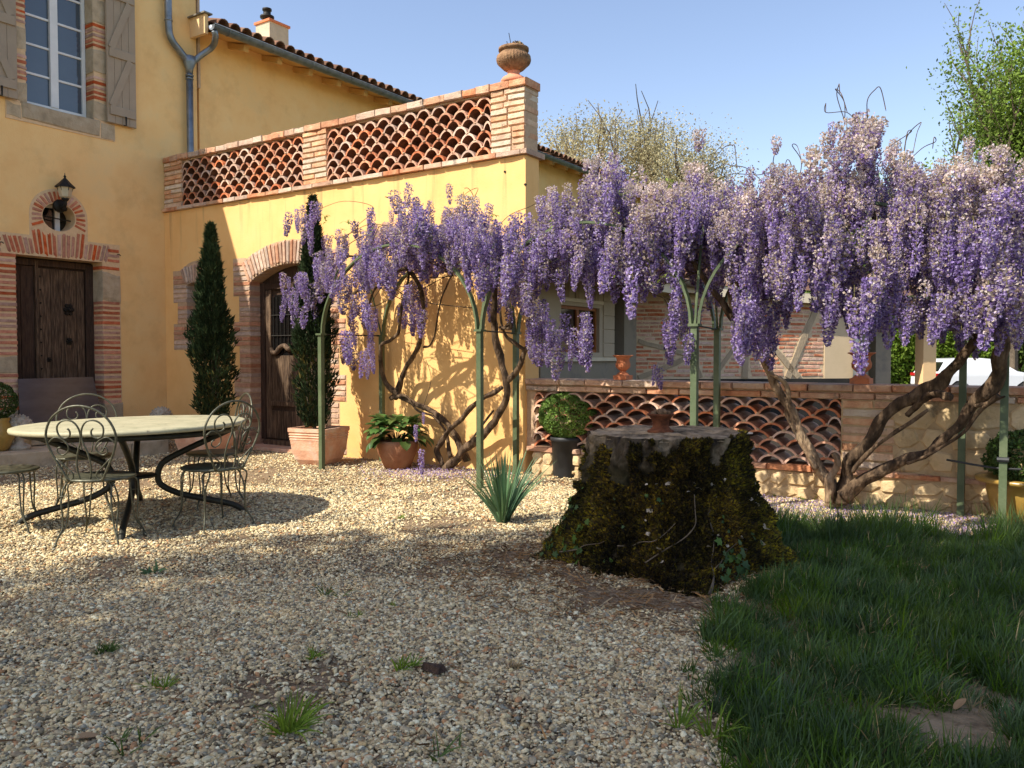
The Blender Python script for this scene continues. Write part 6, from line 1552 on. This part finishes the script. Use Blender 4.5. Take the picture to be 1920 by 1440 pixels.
def court_points(n, z0, z1, k0=0.0, k1=.66):
    fw = np.sqrt(rng.uniform(z0 * z0, z1 * z1, n)); rt = rng.uniform(k0, k1, n) * rng.choice([-1, 1], n) * fw
    return rt * cos(YAW) - fw * sin(YAW), rt * sin(YAW) + fw * cos(YAW)
X, Y_ = [], []
for n, a, b2 in ((175000, 2.45, 5.0), (165000, 5.0, 8.5), (95000, 8.5, 13.5)):
    x, y = court_points(n, a, b2); X.append(x); Y_.append(y)
for n, a, b2, q0, q1 in ((45000, 2.45, 5.5, .66, 1.1), (45000, 5.5, 10.0, .66, 1.1), (16000, 1.0, 2.45, 0, 1.3)):
    x, y = court_points(n, a, b2, q0, q1); X.append(x); Y_.append(y)
X = np.concatenate(X); Y_ = np.concatenate(Y_)
ok = (Y_ < YB - .0) & (X > XF + 1.7 - 0) | ((Y_ < YB) & (X > XF) & (Y_ > 6.9))
ok &= ~in_poly(X + rng.normal(0, .07, len(X)), Y_ + rng.normal(0, .07, len(X)), LAWN) | (rng.uniform(0, 1, len(X)) < .10)
nf = field(X, Y_, 1.1, 4) + .5 * field(X, Y_, 4, 8)
ds_ = np.hypot(X - SX, Y_ - SY)
lx = X * cos(YAW) + Y_ * sin(YAW)
dirt = np.clip((nf - .13) * 2.4, 0, .85) + np.clip((1.3 - ds_) * 1.4, 0, .55) * (lx > -.2)
ok &= rng.uniform(0, 1, len(X)) > dirt
ok &= ds_ > .62
X, Y_ = X[ok], Y_[ok]; N = len(X); dist = np.hypot(X, Y_)
S0 = rng.lognormal(np.log(.0148), .38, N).clip(.008, .040) * np.where(dist > 7, 1.15, 1.0)
Zg = np.array([gh(a, b_) for a, b_ in zip(X, Y_)]) + rng.uniform(-.002, .010, N)
E_ = np.stack([rng.normal(0, .35, N), rng.normal(0, .35, N), rng.uniform(0, 6.28, N)], 1)
S_ = np.stack([S0 * rng.uniform(.9, 1.5, N), S0, S0 * rng.uniform(.5, 1.0, N)], 1)
o = scatter('gravel', np.stack([X, Y_, Zg], 1), E_, S_, rng.integers(0, 6, N), peb)
# fallen petals
n = 9000; px_ = rng.uniform(1395, 1920, n); py_ = rng.uniform(925, 1010, n); Pp = np.array([tuple(gp(a, b_, .02)) for a, b_ in zip(px_, py_)])
n2_ = 1500; ex = np.array([tuple(gp(a, b_, .02)) for a, b_ in zip(rng.normal(810, 60, n2_), rng.normal(882, 8, n2_))]); Pp = np.concatenate([Pp, ex]); Pp = Pp[Pp[:, 1] < YB - .05]; n = len(Pp)
cl = np.array([[(.50, .36, .66), (.62, .50, .62), (.66, .52, .48), (.40, .27, .55)][i] for i in rng.integers(0, 4, n)])
R_ = rand_rot(n); mb = merge(LEAF[0], LEAF[1], mats(Pp, R_, rng.uniform(.014, .026, n)), cl); o = mb.build('fallen_petals', 'petal'); o['kind'] = 'stuff'
# dead leaves, straw and debris
n = 9000
aa = rng.uniform(0, 2 * pi, n); rr = rng.uniform(.7, 1.7, n); q1 = SX + rr * np.cos(aa); q2 = SY + rr * np.sin(aa)
Pd = np.stack([q1, q2, np.full(n, .018)], 1); fw_ = -(q1 - SX) * sin(YAW) + (q2 - SY) * cos(YAW); Pd = Pd[fw_ < .3]
n3 = 3200; x, y = court_points(n3, 2.6, 9); k_ = (y < YB) & (x > -10.3); Pd = np.concatenate([Pd, np.stack([x[k_], y[k_], np.full(k_.sum(), .02)], 1)]); n = len(Pd)
D = rng.normal(size=(n, 3)); D[:, 2] *= .25
T = np.array([[(1, 1, 1), (.5, .4, .35), (.3, .22, .18), (.8, .6, .4)][i] for i in rng.integers(0, 4, n)])
mb = merge([(-.06, 0, 0), (.06, 0, 0), (.04, 0, 1), (-.04, .02, 1)], [(0, 1, 2, 3)], mats(Pd, dir_rot(D), rng.uniform(.02, .07, n)), T); o = mb.build('dry_litter', 'dry_straw'); o['kind'] = 'stuff'
# ================================================================== LAWN (stuff)
tm = []
for k in range(7):
    mb = MB(); H_ = (.08, .10, .12, .09, .14, .11, .25)[k]
    for q_ in range(5): blades(mb, (random.uniform(-.05, .05), random.uniform(-.05, .05), -.01), 9 if k < 6 else 4, H_, .9 if k < 6 else .5, .0045, 1, 1, 1.3 if k < 6 else .8, 4)
    mb.usec = False; tm.append(mb.mesh('tuft_%d' % k, 'grass_green'))
mb = MB()
for q_ in range(4): blades(mb, (random.uniform(-.05, .05), random.uniform(-.05, .05), -.01), 6, .11, 1.2, .0035, 1, 1, 1.6, 4)
mb.usec = False; tm.append(mb.mesh('tuft_7', 'dry_blade'))
x, y = court_points(36000, 2.3, 8.2); x2, y2 = court_points(24000, 1.6, 8.2, .66, 1.3); x = np.concatenate([x, x2]); y = np.concatenate([y, y2]); ok = in_poly(x + rng.normal(0, .09, 60000), y + rng.normal(0, .09, 60000), LAWN) & (y < YB - .6)
bare = [gp(1790, 1395), gp(1680, 1345), gp(1860, 1375)]
for b0, r_ in zip(bare, (.21, .10, .15)): ok &= (np.hypot(x - b0.x, y - b0.y) > r_ * (1 + .5 * np.array([noise.noise(Vector((a * 6, b_ * 6, 0))) for a, b_ in zip(x, y)]))) | (rng.uniform(0, 1, len(x)) < .06)
ok &= np.hypot(x - SX, y - SY) > .80
nf = field(x, y, 2.2, 2); ok &= rng.uniform(0, 1, len(x)) < np.clip(.85 + nf * 1.3, .25, 1)
x, y, nf = x[ok], y[ok], nf[ok]; n = len(x)
fw_ = -x * sin(YAW) + y * cos(YAW); far_ = fw_ > 5.7
pk = rng.integers(0, 6, n); pk = np.where(far_ & (rng.uniform(0, 1, n) < .25), 6, pk)
pk = np.where(rng.uniform(0, 1, n) < .07, 7, pk)
sz = rng.uniform(.6, 1.15, n) * (1 + .45 * np.clip(nf, -.5, .6))
sz3 = np.stack([sz * 1.1, sz * 1.1, sz * rng.uniform(.8, 1.25, n)], 1)
scatter('grass', np.stack([x, y, np.full(n, .0)], 1), np.stack([rng.normal(0, .22, n), rng.normal(0, .22, n), rng.uniform(0, 6.28, n)], 1), sz3, pk, tm)
LW = MB(); LW.add([(a, b_, .012) for a, b_ in LAWN], [tuple(t_) for t_ in tessellate_polygon([[Vector((a, b_, 0)) for a, b_ in LAWN]])])
LW.build('lawn_soil', 'bare_earth')['kind'] = 'structure'
